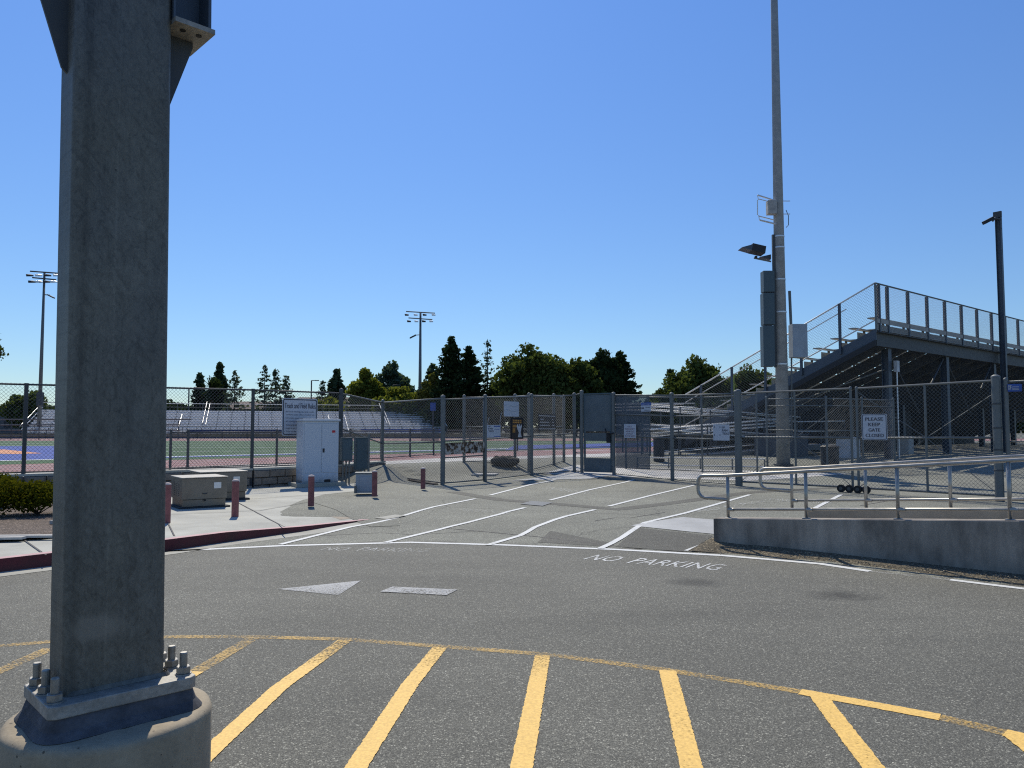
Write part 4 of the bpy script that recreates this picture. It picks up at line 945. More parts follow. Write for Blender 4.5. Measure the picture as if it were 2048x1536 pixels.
for k in range(6): mb.obox(p - a*.003 + b*(.08 + k*.07) + Vector((0,0,.05)), a*.003, b*.03, (0,0,.02))
mb.build('side_vent', 'black', t)
def panelbox(label, px, yb, yt, D, wpx, ang=30, legs=True):
    p = PY(px, yb, D); a = Vector((cos(radians(ang)), sin(radians(ang)), 0)); b = Vector((-a.y, a.x, 0)); h = PY(px, yt, D).z - p.z
    w = wpx / F * D / cos(radians(ang)) * .86; g = G(p.x, p.y)
    t = thing('meter_box', label, 'electrical box', (p.x, p.y, .12), 'grey-green electrical boxes')
    MB().obox(p, a*w, b*.22, (0,0,h)).build('housing', 'grey_green', t, bevel=.008)
    MB().obox(p - a*.01 - b*.012 + Vector((0,0,h)), a*(w+.02), b*.24, (0,0,.02)).build('lid', 'grey_green', t)
    MB().obox(p + a*.02 - b*.012 + Vector((0,0,.03)), a*(w-.04), b*.011, (0,0,h-.06)).build('door', 'grey_green', t, bevel=.004)
    MB().obox(p + a*(w-.05) - b*.022 + Vector((0,0,h*.5)), a*.02, b*.008, (0,0,.1)).build('handle', 'galv_dark', t)
    for k in (.2, .5, .8): MB().tube(Vector((*(p + a*w*k + b*.1).xy, .11)), p + a*w*k + b*.1, .022, 10).build('conduit', 'galv', t)
panelbox('left shorter grey-green electrical box on conduits behind the small grey cabinet', 684, 922, 877, 20.0, 22)
panelbox('right taller grey-green electrical box beside the thin steel strut post', 712, 940, 876, 20.3, 26)
mb = MB(); q = PY(737, 935, 20.2); mb.lathe(Vector((q.x, q.y, .12)), [(.03, 0), (.03, 1.32)], 10)
sp_ = mb.build('steel_strut', 'galv', None, 'thin galvanised strut post right of the grey-green electrical boxes', 'post')
p, a, b = frame_at(711, 986, .155, 8); w = .42
t = thing('pull_box', 'small pale grey equipment box with overhanging lid next to a red bollard', 'equipment box', p)
MB().obox(p, a*w, b*.32, (0,0,.42)).build('housing', 'box_grey', t, bevel=.006)
MB().obox(p - a*.02 - b*.02 + Vector((0,0,.421)), a*(w+.04), b*.36, (0,0,.03)).build('lid', 'galv', t, bevel=.004)
MB().obox(p + a*.08 - b*.008 + Vector((0,0,.03)), a*(w-.1), b*.007, (0,0,.33)).build('door', 'box_grey', t, bevel=.004)
MB().tube(p + a*.0 - b*.05, p + a*.0 - b*.05 + Vector((0,0,.17)), .03, 10).build('pipe_stub', 'galv', t)
def bollard(label, px, yb, yt, z, D=None):
    p = PZ(px, yb, z); h = PY(px, yt, p.y).z - z
    t = thing('bollard', label, 'bollard', p, 'short red bollards')
    r = .058
    MB().lathe(p, [(r, -.02), (r, h - .02)], 20).build('tube', 'bollard_red', t, smooth=False)
    MB().lathe(p + Vector((0,0,h-.0195)), [(r*1.01, 0), (r*.98, .012), (r*.7, .028), (r*.2, .034)], 20).build('cap', 'bollard_cap', t)
bollard('short faded red bollard in front of the stainless generator boxes', 470, 1031, 960, .145)
bollard('short faded red bollard in front of the white cabinet', 622, 1010, 951, .138)
bollard('short faded red bollard beside the small pale grey equipment box', 749, 991, 942, .158)
bollard('short faded red bollard nearest the gate post', 846, 976, 936, .15)
bollard('short faded red bollard peeping out from behind the big steel column', 333, 1045, 967, .15)

# rolled net and mat
p = at(1010, 933); rn = random.Random(5)
t = thing('net_bundle', 'folded dark netting bundle tied with twine lying inside the gate', 'bundle', p)
vs = []; fs = []; NU, NV = 20, 14; a = Vector((1, .12, 0)).normalized(); b = Vector((-a.y, a.x, 0)); L = .92
for i in range(NU + 1):
    u = i / NU; rr = .19 * (min(1, sin(pi * min(max(u, .03), .97)) ** .35))
    for j in range(NV):
        an = 2*pi*j/NV; k = 1 + .3*noise.noise(Vector((u*6, cos(an)*1.5, sin(an)*1.5)))
        vs.append(p + a*(u-.5)*L + b*cos(an)*rr*1.3*k + Vector((0,0, max(-.18, sin(an)*rr*.9*k) + .17 + .02*sin(u*7))))
for i in range(NU):
    for j in range(NV): fs.append((i*NV+j, i*NV+(j+1) % NV, (i+1)*NV+(j+1) % NV, (i+1)*NV+j))
MB().add(vs, fs + [tuple(range(NV)), tuple(range(NU*NV, (NU+1)*NV))]).build('net', 'net', t, smooth=True)
MB().path([p + a*(-.35+.07*i) + Vector((0,0,.33+.02*sin(i*2))) - b*.05 for i in range(10)], .014, 5).build('twine', 'twine', t)
p = at(965, 951, 0); t_ = MB().obox(p - Vector((.35, .15, 0)), (.72, 0, 0), (.12, .5, 0), (0, 0, .05)).build('ground_plate', 'pale_conc', None, 'flat white slab lying on the asphalt just inside the gate leaf', 'slab', bevel=.01)
# trash bins
def bin_(label, px, yb, yt, r):
    p = at(px, yb); h = PY(px, yt, p.y).z - p.z
    t = thing('trash_bin', label, 'trash bin', p, 'dark trash bins')
    MB().lathe(p, [(r*.85, 0), (r, .03), (r, h*.86), (r*.9, h*.87)], 18).build('body', 'dark', t)
    MB().lathe(p + Vector((0,0,h*.87)), [(r*1.06, 0), (r*1.06, h*.05), (r*.8, h*.11), (r*.2, h*.13)], 18).build('lid', 'black', t)
bin_('dark cylindrical trash bin seen through the fence between the door and the ramps', 1318, 923, 872, .2)
bin_('second dark bin farther right behind the ramp rails', 1660, 930, 890, .3)

# ------------------------------------------------------------------ tall light pole on the right
pb = at(1567, 931); D = pb.y
def pz(y): return PY(1567, y, D).z
pole = thing('light_pole', 'very tall galvanised stadium light pole carrying cameras and battery boxes on the right', 'light pole', pb)
ztop = 24.
MB().lathe(pb, [(.225, .04), (.12, pz(0) - pb.z), (.08, ztop - pb.z)], 24).build('shaft', 'pole_steel', pole, smooth=True)
MB().lathe(pb, [(.34, 0), (.34, .05)], 8).build('base_plate', 'galv_dark', pole)
for y in (475, 497, 561, 626, 730): 
    r_ = lerp(.225, .12, (pz(y) - pb.z) / (pz(0) - pb.z)); MB().lathe(Vector((pb.x, pb.y, pz(y))), [(r_+.002, 0), (r_+.012, .003), (r_+.012, .05), (r_+.002, .053)], 20).build('band', 'alu', pole)
def X(px, y, dy=0.0): q = PY(px, y, D + dy); return q
for i, (y0, y1) in enumerate(((543, 586), (587, 651), (652, 734))):
    a_ = X(1524, y1); b_ = X(1545, y0); MB().box(a_.x, D - .2, a_.z + .008, b_.x, D + .15, b_.z - .008).build('battery_box', 'grey_green', pole, bevel=.01)
mb = MB(); mb.box(X(1544, 500).x, D - .08, X(0, 735).z, X(1549, 500).x, D + .02, X(0, 470).z); mb.build('mounting_rail', 'galv_dark', pole)
a_ = X(1580, 716); b_ = X(1608, 650); MB().box(a_.x, D - .3, a_.z, b_.x, D + .1, b_.z).build('control_box', 'box_grey', pole, bevel=.01)
MB().tube(X(1582, 650), X(1579, 582), .05, 10).build('conduit', 'galv', pole)
MB().tube(X(1583, 870), X(1583, 716), .03, 8).build('conduit', 'galv', pole)
mb = MB()
for (p1, p2, r_) in (((1515, 390), (1552, 402), .028), ((1515, 400), (1515, 430), .018), ((1517, 432), (1548, 440), .02), ((1517, 398), (1538, 403), .015), ((1519, 440), (1552, 448), .03), ((1555, 402), (1580, 402), .015), ((1555, 428), (1580, 428), .015), ((1515, 390), (1517, 400), .012), ((1517, 430), (1519, 440), .012)): mb.tube(X(*p1, -.15 if p1[0] < 1550 else -.1), X(*p2, -.1), r_, 8)
mb.build('antenna_bracket', 'alu', pole)
a_ = X(1531, 432); b_ = X(1548, 405); MB().box(a_.x, D - .3, a_.z, b_.x, D - .05, b_.z).build('camera_box', 'panel_old', pole, bevel=.01)
fl = MB(); c_ = [X(1500, 491), X(1526, 497), X(1524, 511), X(1498, 505)]; fl.prism([Vector((v.x, D - .35, v.z)) for v in c_], (0, .5, 0)); f_ = fl.build('floodlight', 'dark', pole)
fl = MB(); c_ = [X(1478, 499), X(1500, 493), X(1499, 505)]; fl.prism([Vector((v.x, D - .35, v.z)) for v in c_], (0, .5, 0)); fl.build('visor', 'steel_blue', f_)
MB().tube(X(1512, 512), X(1512, 516), .05, 8).build('swivel', 'dark', f_)
MB().tube(X(1508, 516), X(1542, 523), .03, 8).build('arm', 'galv', pole)
fl = MB(); c_ = [X(1524, 511), X(1546, 506), X(1546, 516)]; fl.prism([Vector((v.x, D + .2, v.z)) for v in c_], (0, .3, 0)); fl.build('visor', 'steel_blue', pole)
MB().path([X(1572, 420, -.1), X(1577, 432, -.1), X(1577, 450, -.05), X(1572, 455, 0)], .012, 6).build('cable', 'black', pole)
mb = MB()
for k in range(-1, 2, 2): mb.tube(Vector((pb.x - 2, D, 22 + k)), Vector((pb.x + 2, D, 22 + k)), .05, 8)
mb.build('crossarm', 'galv', pole)
for k in (-1, 1):
    for x in (-1.8, -.6, .6, 1.8):
        MB().obox((pb.x + x - .25, D - .5, 21.75 + k), (.5, 0, 0), (0, .45, -.1), (0, 0, .2)).build('lamp_head', 'dark', pole)

# ------------------------------------------------------------------ home grandstand
O = Vector((13.35, 28, 0)); sa = Vector((.77, .638, 0)); sc = Vector((-.638, .77, 0))
zB = PY(1757, 664, 28).z; zR = PY(1750, 566, 28).z
def S(s, t, z): q = O + sa * s + sc * t; return Vector((q.x, q.y, z))
NR = 12; TR = .72; RI = (zR - PY(1370, 790, 34.7).z) / (8.67) * TR
gs = thing('grandstand', 'steel home grandstand with aluminium benches and mesh railings on the right', 'grandstand', S(0, 0, .3))
LG = 36.0
MB().obox(S(0, 0, zB - .5), sa*LG, sc*.12, (0,0,.5)).build('back_beam', 'galv_dark', gs)
MB().add([S(0,0,zB), S(LG,0,zB), S(LG,-.16,zB), S(0,-.16,zB), S(0,0,zB-.02), S(LG,0,zB-.02), S(LG,-.16,zB-.02), S(0,-.16,zB-.02)], [(0,1,2,3),(7,6,5,4),(3,2,6,7),(0,3,7,4)]).build('beam_flange', 'galv_dark', gs)
SL = RI / TR
def slope_beam(s, w, top_off, depth, t0=0., t1=NR*TR): 
    z0 = zB + top_off - SL * t0; z1 = zB + top_off - SL * t1
    return MB().add([S(s,t0,z0), S(s+w,t0,z0), S(s+w,t0,z0-depth), S(s,t0,z0-depth), S(s,t1,z1), S(s+w,t1,z1), S(s+w,t1,z1-depth), S(s,t1,z1-depth)], [(0,1,2,3),(7,6,5,4),(0,4,5,1),(1,5,6,2),(2,6,7,3),(3,7,4,0)])
slope_beam(-.05, .06, .12, .42).build('side_stringer', 'steel_blue', gs)
slope_beam(-.12, .07, -.29, .22).build('side_channel', 'dark', gs)
for k in range(20):
    slope_beam(.9 + k*1.75, .16, -.02, .42, .13, NR*TR).build('raker_beam', 'galv_dark', gs)
# treads: foot boards, seats, risers
tread = MB(); seat = MB(); riser = MB(); brk = MB()
for i in range(NR):
    t0 = i * TR + .05; z = zB + .10 - i * RI
    tread.obox(S(.05, t0, z), sa*LG, sc*(TR*.62), (0,0,.035)); seat.obox(S(.05, t0 + .05, z + .43), sa*LG, sc*.26, (0,0,.04))
    riser.obox(S(.05, t0 + TR - .03, z - RI + .04), sa*LG, sc*.012, (0,0,RI*.78))
    for k in range(20): brk.obox(S(.95 + k*1.75, t0 + .12, z + .03), sa*.05, sc*.08, (0,0,.4))
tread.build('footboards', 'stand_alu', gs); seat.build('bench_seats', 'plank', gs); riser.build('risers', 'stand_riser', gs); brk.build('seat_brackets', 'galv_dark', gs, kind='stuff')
MB().obox(S(.05, -.02, zB + .35), sa*LG, sc*.02, (0,0,.16)).build('backrest_board', 'plank', gs)
MB().obox(S(.05, .02, zB + .08), sa*LG, sc*.02, (0,0,.22)).build('kickboard', 'plank', gs)
# back railing
MB().tube(S(0,0,zR), S(LG,0,zR), .03, 8).build('top_rail', 'galv', gs, smooth=True)
for k in range(21):
    s = .95 + 1.75 * (k - (0 if k else .0)) if k else .95
    MB().obox(S(s, -.02, zB - .04), sa*.09, sc*.11, (0,0,zR - zB + .02)).build('rail_post', 'steel_blue', gs)
    MB().add([S(s+.1,-.02,zB), S(s+.45,.2,zB+.02), S(s+.1,.4,zB+.02), S(s+.1,.0,zB+.42)], [(0,1,3),(1,2,3),(0,2,1),(0,3,2)]).build('knee_bracket', 'steel_blue', gs)
MB().obox(S(.25, -.02, zB - .04), sa*.09, sc*.11, (0,0,zR - zB + .02)).build('rail_post', 'steel_blue', gs)
mesh_panel(MB(), S(0,0,zB+.1), S(0,0,zR), S(LG*.8,0,zB+.1), S(LG*.8,0,zR), .11, .003).build('rail_mesh', 'fence_wire', gs)
# side railing
TT = NR * TR; dz = SL * TT
MB().tube(S(-.03,0,zR), S(-.03,TT,zR-dz), .03, 8).build('side_top_rail', 'rail', gs, smooth=True)
MB().tube(S(-.03,1.1,zR-.35-SL*1.1), S(-.03,TT,zR-.35-dz), .02, 8).build('side_middle_rail', 'rail', gs, smooth=True)
MB().tube(S(-.03,0,zB+.45), S(-.03,TT,zB+.45-dz), .025, 8).build('side_lower_rail', 'rail', gs, smooth=True)
mesh_panel(MB(), S(-.03,0,zB+.45), S(-.03,0,zR), S(-.03,TT,zB+.45-dz), S(-.03,TT,zR-dz), .11, .003).build('side_mesh', 'fence_wire', gs)
MB().lathe(S(-.03, .0, zB+.1), [(.035, 0), (.035, zR-zB-.1)], 10).build('corner_post', 'galv', gs)
for t_ in (1.3, 2.9, 4.5, 6.1, 7.7): MB().obox(S(-.12, t_, zB - SL*t_ - .15), sa*.07, sc*.09, (0,0,zR - zB + .12)).build('side_post', 'steel_blue', gs)
# columns
for s in (1.15, 6.5, 11.9, 17.2, 22.5, 27.8):
    for t_, zt in ((.12, zB - .5), (4.3, zB - .45 - SL*4.3), (8.0, zB - .45 - SL*8.0)):
        b_ = S(s, t_, 0); g = G(b_.x, b_.y) - .03
        mb = MB(); mb.obox(S(s, t_, g), sa*.26, sc*.02, (0,0,zt-g)); mb.obox(S(s, t_+.24, g), sa*.26, sc*.02, (0,0,zt-g)); mb.obox(S(s+.12, t_+.02, g), sa*.02, sc*.22, (0,0,zt-g)); mb.build('support_column', 'steel_blue', gs)
for s, e in ((1.4, 6.5), (6.7, 11.9)):
    MB().tube(S(s, .25, zB-.6), S(s+2.6, .25, 2.2), .035, 8).build('diagonal_brace', 'galv_dark', gs); MB().tube(S(e, .25, zB-.6), S(e-1.3, .25, 3.4), .035, 8).build('diagonal_brace', 'galv_dark', gs)
MB().tube(S(1.2, .3, 3.8), S(.2, 4.8, 3.6 - 1.4), .03, 8).build('diagonal_brace', 'galv', gs)
# front walkway, added light-blocking sheets and guard
mb = MB(); mb.obox(S(0, TT, 1.35), sa*LG, sc*1.6, (0,0,.08)); mb.build('front_walkway', 'alu', gs)
MB().obox(S(.0, TT + 1.58, .3), sa*LG, sc*.03, (0,0,1.05)).build('front_light_block', 'dark', gs)  # dark sheet added to keep the space under the stand black
MB().obox(S(3.0, TT + .9, .3), sa*(LG-3), sc*.03, (0,0,2.2)).build('inner_light_block', 'dark', gs)  # second dark sheet, added to shut out light from the field side
MB().tube(S(-.5, TT+1.5, 2.4), S(LG, TT+1.5, 2.4), .025, 8).build('front_rail', 'rail', gs, smooth=True)
# electric box and conduit on first column
q = S(1.45, .05, 0); MB().obox(S(1.46, -.05, 3.72), sa*.22, sc*.12, (0,0,.42)).build('electric_box', 'pale', gs)
MB().tube(S(1.55, .0, .4), S(1.55, .0, 3.72), .028, 8).build('conduit', 'alu', gs)
# stored things and an added darkening block under the stand
def under(name, label, cat, s, t_, w, dp, h, mat):
    b_ = S(s, t_, 0); g = G(b_.x, b_.y)
    o_ = thing(name, label, cat, (b_.x, b_.y, g))
    MB().obox(S(s, t_, g), sa*w, sc*dp, (0,0,h*.93)).build('body', mat, o_, bevel=.02); MB().obox(S(s-.03, t_-.03, g+h*.93), sa*(w+.06), sc*(dp+.06), (0,0,h*.07)).build('lid', mat, o_, bevel=.01)
under('dark_filler_block', 'long dark container-like block added to darken the space under the grandstand', 'container', 6.0, 5.2, 9, 2.2, 2.0, 'dark')
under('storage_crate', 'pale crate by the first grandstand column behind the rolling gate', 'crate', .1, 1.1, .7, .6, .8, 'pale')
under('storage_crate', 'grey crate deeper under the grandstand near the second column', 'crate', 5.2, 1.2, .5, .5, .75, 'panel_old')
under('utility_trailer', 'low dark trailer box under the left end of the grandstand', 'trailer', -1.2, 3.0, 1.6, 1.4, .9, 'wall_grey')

# camera pole behind the stand
cp_ = S(12.0, -.35, 0); zt = PY(1978, 424, cp_.y).z; g = G(cp_.x, cp_.y)
cpole = thing('camera_pole', 'slim dark square pole with a security camera rising beside the grandstand', 'pole', (cp_.x, cp_.y, g))
mb = MB(); mb.obox(S(11.95, -.35, g), sa*.19, sc*.02, (0,0,zt-g)); mb.obox(S(11.95, -.13, g), sa*.19, sc*.02, (0,0,zt-g)); mb.obox(S(12.05, -.33, g), sa*.02, sc*.2, (0,0,zt-g)); mb.build('shaft', 'steel_blue', cpole)
MB().obox(S(11.9, -.4, zt-.25), sa*.1, sc*.34, (0,0,.28)).build('top_plate', 'galv_dark', cpole)
c_ = Vector((cp_.x, cp_.y, zt)); MB().path([c_ + Vector((0,0,-.35)), c_ + Vector((-.3,-.05,-.3)), c_ + Vector((-.45,-.1,-.45))], .05, 8).build('arm', 'steel_blue', cpole)
MB().obox(c_ + Vector((-.85,-.25,-.62)), (.42, 0, .22), (0, .25, 0), (-.06, 0, .14)).build('camera', 'black', cpole)
MB().path([c_ + Vector((-.3,-.05,-.35)), c_ + Vector((-.33,-.1,-.6)), c_ + Vector((-.15,-.1,-.85)), c_ + Vector((0,-.05,-.8))], .012, 5).build('cable', 'black', cpole)

# ------------------------------------------------------------------ switchback ramps
sw = thing('switchback_ramp', 'zigzag aluminium access ramps with white railings leading up to the grandstand', 'ramp', PY(1330, 925, 30))
def run(p0, p1, wdt, n, rails=(1.0, .82, .18), posts=True, fas=.16, leg=True):
    d = (p1 - p0); dh = Vector((d.x, d.y, 0)).normalized(); nn = Vector((-dh.y, dh.x, 0))
    MB().obox(p0, d, nn*wdt, (0,0,.05)).build('deck', 'alu', sw)
    MB().obox(p0 - nn*.02 - Vector((0,0,fas)), d, nn*.02, (0,0,fas+.06)).build('fascia', 'galv', sw)
    for sd in (0, wdt):
        for k, h_ in enumerate(rails):
            MB().tube(p0 + nn*sd + Vector((0,0,h_)), p1 + nn*sd + Vector((0,0,h_)), .024 if k == 0 else .019, 8).build('railing', 'rail', sw, smooth=True)
        for i in range(n + 1):
            q = p0.lerp(p1, i / n) + nn*sd; MB().tube(q - Vector((0,0,.1)), q + Vector((0,0,rails[0])), .028, 8).build('post', 'galv_dark', sw)
            gz = G(q.x, q.y)
            if leg and q.z - gz > .2: MB().tube(Vector((q.x, q.y, gz)), q - Vector((0,0,.1)), .035, 8).build('leg', 'galv_dark', sw)
a0 = PY(1300, 918, 30.5); a1 = PY(1585, 893, 31.0); a0.z = PY(1300, 922, 30.5).z; a1.z = PY(1585, 897, 31).z
run(a0, a1, 1.3, 5, (1.22, 1.08, .95, .28))
b0 = PY(1575, 882, 33.0); b1 = PY(1285, 858, 32.6); run(b0, b1, -1.3 if False else 1.3, 5, (1.0, .82, .2))
c0_ = PY(1245, 851, 35.0); c1_ = PY(1390, 850, 35.6); run(c0_, c1_, 1.3, 3, (1.0, .85, .7))
d0_ = PY(1595, 893, 31.2); d1_ = PY(1690, 891, 31.6); run(d0_, d1_, 1.4, 2, (1.0, .6))
e0_ = PY(1275, 944, 25.6); e1_ = PY(1530, 958, 25.0); e0_.z = G(e0_.x, e0_.y); e1_.z = G(e1_.x, e1_.y)
# low barrier rails in front of ramps
br_ = thing('barrier_rail', 'low galvanised guide rails standing in front of the zigzag ramps', 'barrier', e0_)
for h_ in (.10, .35): MB().tube(e0_ + Vector((0,0,h_)), e1_ + Vector((0,0,h_)), .024, 8).build('rail', 'rail', br_)
for k in range(5): q = e0_.lerp(e1_, k/4); MB().tube(Vector((q.x, q.y, G(q.x, q.y)-.02)), q + Vector((0,0,.36)), .025, 8).build('post', 'galv', br_)

# ------------------------------------------------------------------ visitor bleachers (far)
vr = Vector((.95, .31, 0)).normalized(); vn = Vector((-.31, .95, 0)).normalized(); VO = Vector((-40, 90, 0))
def V(s, t, z): q = VO + vr * s + vn * t; return Vector((q.x, q.y, z))
vb = thing('bleachers', 'long white aluminium visitor bleachers across the football field', 'bleachers', V(0, 0, .5))
S0, S1 = -15, 33; NB = 10; z0b, z1b = 1.0, 3.75
seat = MB(); ris = MB()
for i in range(NB):
    z = lerp(z0b, z1b, i / (NB-1)); t_ = i * .8
    seat.obox(V(S0, t_, z), vr*(S1-S0), vn*.28, (0,0,.05)); seat.obox(V(S0, t_-.25, z-.38), vr*(S1-S0), vn*.22, (0,0,.04))
    ris.obox(V(S0, t_+.30, z-.30), vr*(S1-S0), vn*.02, (0,0,.30))
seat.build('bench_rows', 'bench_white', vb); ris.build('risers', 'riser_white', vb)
br2 = MB()
for i in range(NB):
    for k in range(30): br2.obox(V(S0+.5+k*1.62, i*.8+.1, lerp(z0b, z1b, i/(NB-1))-.33), vr*.06, vn*.06, (0,0,.32))
br2.build('seat_brackets', 'galv_dark', vb, kind='stuff')
MB().tube(V(S0, 8.1, z1b+.95), V(S1, 8.1, z1b+.95), .04, 6).build('back_rail', 'rail', vb)
MB().tube(V(S0, 8.1, z1b+.5), V(S1, 8.1, z1b+.5), .025, 6).build('back_rail', 'galv', vb)
for k in range(17): MB().tube(V(S0+k*3, 8.1, z1b-.4), V(S0+k*3, 8.1, z1b+.95), .03, 6).build('rail_post', 'galv', vb)
for s in (3.5, 13.5, 25.5):                     # aisle rails
    for off in (0, .6):
        for (ta, tb) in ((.8, 3.0), (3.4, 5.4), (5.8, 8.0)):
            MB().tube(V(s+off*.6, ta, lerp(z0b, z1b, ta/7.2)+.9 - off*.3), V(s+off*.6, tb, lerp(z0b, z1b, tb/7.2)+.9-off*.3), .04, 6).build('aisle_rail', 'rail', vb)
for s in (-2.5, .8, 18.5, 20.6):                # stair rails
    MB().tube(V(s, .4, 1.3), V(s, 5.6, 3.3), .055, 6).build('stair_rail', 'rail', vb)
    for t_ in (.6, 3, 5.4): MB().tube(V(s, t_, .6), V(s, t_, 1.2 + t_*.36), .035, 6).build('stair_post', 'galv', vb)
for s in (S0, S1):
    for h_ in (.95, .4): MB().tube(V(s, -.8, .9+h_), V(s, 8.1, z1b+h_), .05, 6).build('end_rail', 'rail', vb)
    for k in range(6): MB().tube(V(s, k*1.6, .5), V(s, k*1.6, z0b+.9+k*.62), .04, 6).build('end_post', 'galv', vb)
mb = MB(); mb.tube(V(S0, -1.2, 1.75), V(S1, -1.2, 1.75), .04, 6); mb.tube(V(S0, -1.2, 1.35), V(S1, -1.2, 1.35), .03, 6)
mb.build('front_rail', 'galv', vb)
for k in range(33): MB().tube(V(S0+k*1.5, -1.2, .7), V(S0+k*1.5, -1.2, 1.75), .025, 5).build('front_post', 'galv', vb)
MB().obox(V(S0, -1.25, .7), vr*(S1-S0), vn*1.25, (0,0,.06)).build('front_walkway', 'bench_white', vb)
ff = thing('windscreen_fence', 'low fence with tan windscreen and dark rails at the far side of the track', 'fence', (-60, 80.5, .5))
MB().obox((-62, 80.5, .62), (62, 3, 0), (0, .03, 0), (0,0,.36)).build('windscreen', 'tan_screen', ff)
MB().obox((-62, 80.4, .5), (62, 3, 0), (0, .03, 0), (0,0,.12)).build('lower_band', 'navy', ff)
MB().tube((-62, 80.3, 1.06), (0, 83.3, 1.06), .05, 6).build('top_rail', 'galv_dark', ff)
for k in range(24): MB().tube((-62+k*2.6, 80.35+k*.126, .5), (-62+k*2.6, 80.35+k*.126, 1.06), .04, 6).build('post', 'galv_dark', ff)
MB().obox((-36, 86, 1.18), (12, .5, 0), (0, .03, 0), (0,0,.22)).build('team_bench', 'navy', None, 'long navy bench beside the track in front of the far bleachers, left half', 'bench')
MB().obox((-17, 86.5, 1.18), (9, .5, 0), (0, .03, 0), (0,0,.3)).build('team_bench', 'sign_blue', None, 'bright blue bench in front of the far bleachers, right half', 'bench')

# near bench rails left (seen through fence at far left)
lb = thing('hurdle_rails', 'stack of low grey rails near the far track at the left edge', 'rails', (-45, 62, .5))
for h_, x0, x1 in ((.4, -52, -30), (.9, -52, -31), (1.4, -48, -31), (1.9, -52, -30)): MB().tube((x0, 72, .5+h_), (x1, 72, .5+h_), .06, 6).build('rail', 'galv', lb)
for k in range(9): MB().tube((-52+k*2.6, 72, .5), (-52+k*2.6, 72, 2.3), .05, 6).build('post', 'galv_dark', lb)

# far light poles
def stadium_light(label, px, ytop, D, cross=(1.0,), heads=4, arm=None):
    top = PY(px, ytop, D); b_ = Vector((top.x, D, .49)); H = top.z
    t = thing('stadium_light', label, 'light pole', b_, 'far stadium light poles')
    w = D / F
    MB().lathe(b_, [(w*4.2, 0), (w*2.0, H - .5)], 12).build('shaft', 'galv', t, smooth=True)
    for i, (dz, hw) in enumerate(((0, w*29), (-w*13, w*24))):
        ca = MB().tube((top.x-hw, D, H+dz+.15), (top.x+hw, D-.02, H+dz-.1), .08, 6).build('crossarm', 'galv_dark', t)
        for k in range(heads if i == 0 else heads):
            x = top.x + hw * (-.93 + 1.86 * k/(heads-1)); 
            MB().add([(x-w*4, D-.6, H+dz-.3), (x+w*4, D-.6, H+dz-.38), (x+w*4, D-.6, H+dz-.58), (x-w*3, D-.6, H+dz-.58), (x-w*3, D+.2, H+dz-.15), (x+w*3, D+.2, H+dz-.25), (x+w*3, D+.2, H+dz-.42), (x-w*3, D+.2, H+dz-.42)], [(0,1,2,3),(7,6,5,4),(0,4,5,1),(1,5,6,2),(2,6,7,3),(3,7,4,0)]).build('lamp_head', 'alu' if k % 2 else 'dark', ca)
    s = 1 if px < 500 else -1
    MB().tube((top.x, D, H - w*45), (top.x + s*w*12, D, H - w*46), .06, 6).build('side_arm', 'galv', t)
    MB().obox((top.x + s*w*9, D-.2, H - w*47), (s*w*12, 0, -w*6), (0,.4,0), (0,0,w*2.5)).build('side_lamp', 'dark', t)
    MB().obox((top.x-.25, D-.3, PY(px, 795, D).z - .9), (.6, 0, 0), (0,.4,0), (0,0,1.5)).build('ballast_box', 'galv_dark', t)
stadium_light('nearer tall stadium light with two lamp rows at the left edge behind the column', 89, 545, 88, heads=4)
stadium_light('distant stadium light with two lamp rows standing before the trees right of centre-left', 841, 625, 112, heads=4)
# small street lamp
def street_lamp(label, px, yt, D):
    top = PY(px, yt, D); t = thing('street_lamp', label, 'street lamp', (top.x, D, .49), 'small distant street lamps')
    MB().tube((top.x, D, .49), top, .1, 6).build('shaft', 'galv_dark', t); MB().tube(top, top + Vector((.7, 0, .02)), .06, 6).build('arm', 'galv_dark', t); MB().obox(top + Vector((.6,-.1,-.06)), (.55,0,0), (0,.25,0), (0,0,.12)).build('lamp_head', 'galv_dark', t)
street_lamp('small curved-arm street lamp between the bare conifers and the rules sign', 623, 761, 120)
street_lamp('thin lamp pole rising before the yellow-green trees', 786, 770, 118)
street_lamp('thin lamp pole in front of the first dark conifer group', 378, 777, 105)

# buildings
def building(label, x0, x1, D0, yt, dp, wallm, roofm, gable=0.0, yb=None):
    a_ = PY(x0, yt, D0); b_ = PY(x1, yt, D0); t = thing('building', label, 'building', (a_.x, D0, .49), 'distant school buildings')
    W_ = b_.x - a_.x; H = a_.z
    MB().box(a_.x, D0, .4, b_.x, D0 + dp, H).build('wall', wallm, t)
    if gable:
        MB().add([(a_.x-.4, D0-.4, H), (b_.x+.4, D0-.4, H), (b_.x+.4, D0+dp+.4, H), (a_.x-.4, D0+dp+.4, H), (a_.x+W_*.12, D0+dp/2, H+gable), (b_.x-W_*.12, D0+dp/2, H+gable)], [(0,1,5,4),(1,2,5),(2,3,4,5),(3,0,4),(0,3,2,1)]).build('roof', roofm, t)
    else: MB().box(a_.x-.2, D0-.2, H, b_.x+.2, D0+dp+.2, H+.25).build('roof', roofm, t)
    for k in range(int(W_ // 5)):
        xx = a_.x + 1.5 + k * 5; MB().box(xx, D0-.05, 1.6, xx+2, D0-.002, 2.8).build('window', 'dark', t)
building('long flat grey building behind the left fence', -250, 106, 128, 829, 14, 'wall_grey', 'roof_grey')
building('low building with brown pitched roof behind the middle of the bleachers', 560, 720, 140, 816, 12, 'roof_grey', 'brown_roof', 2.2)
building('low building with grey pitched roof behind the bleachers near the trees', 700, 770, 135, 812, 10, 'roof_grey', 'roof_grey', 2.6)
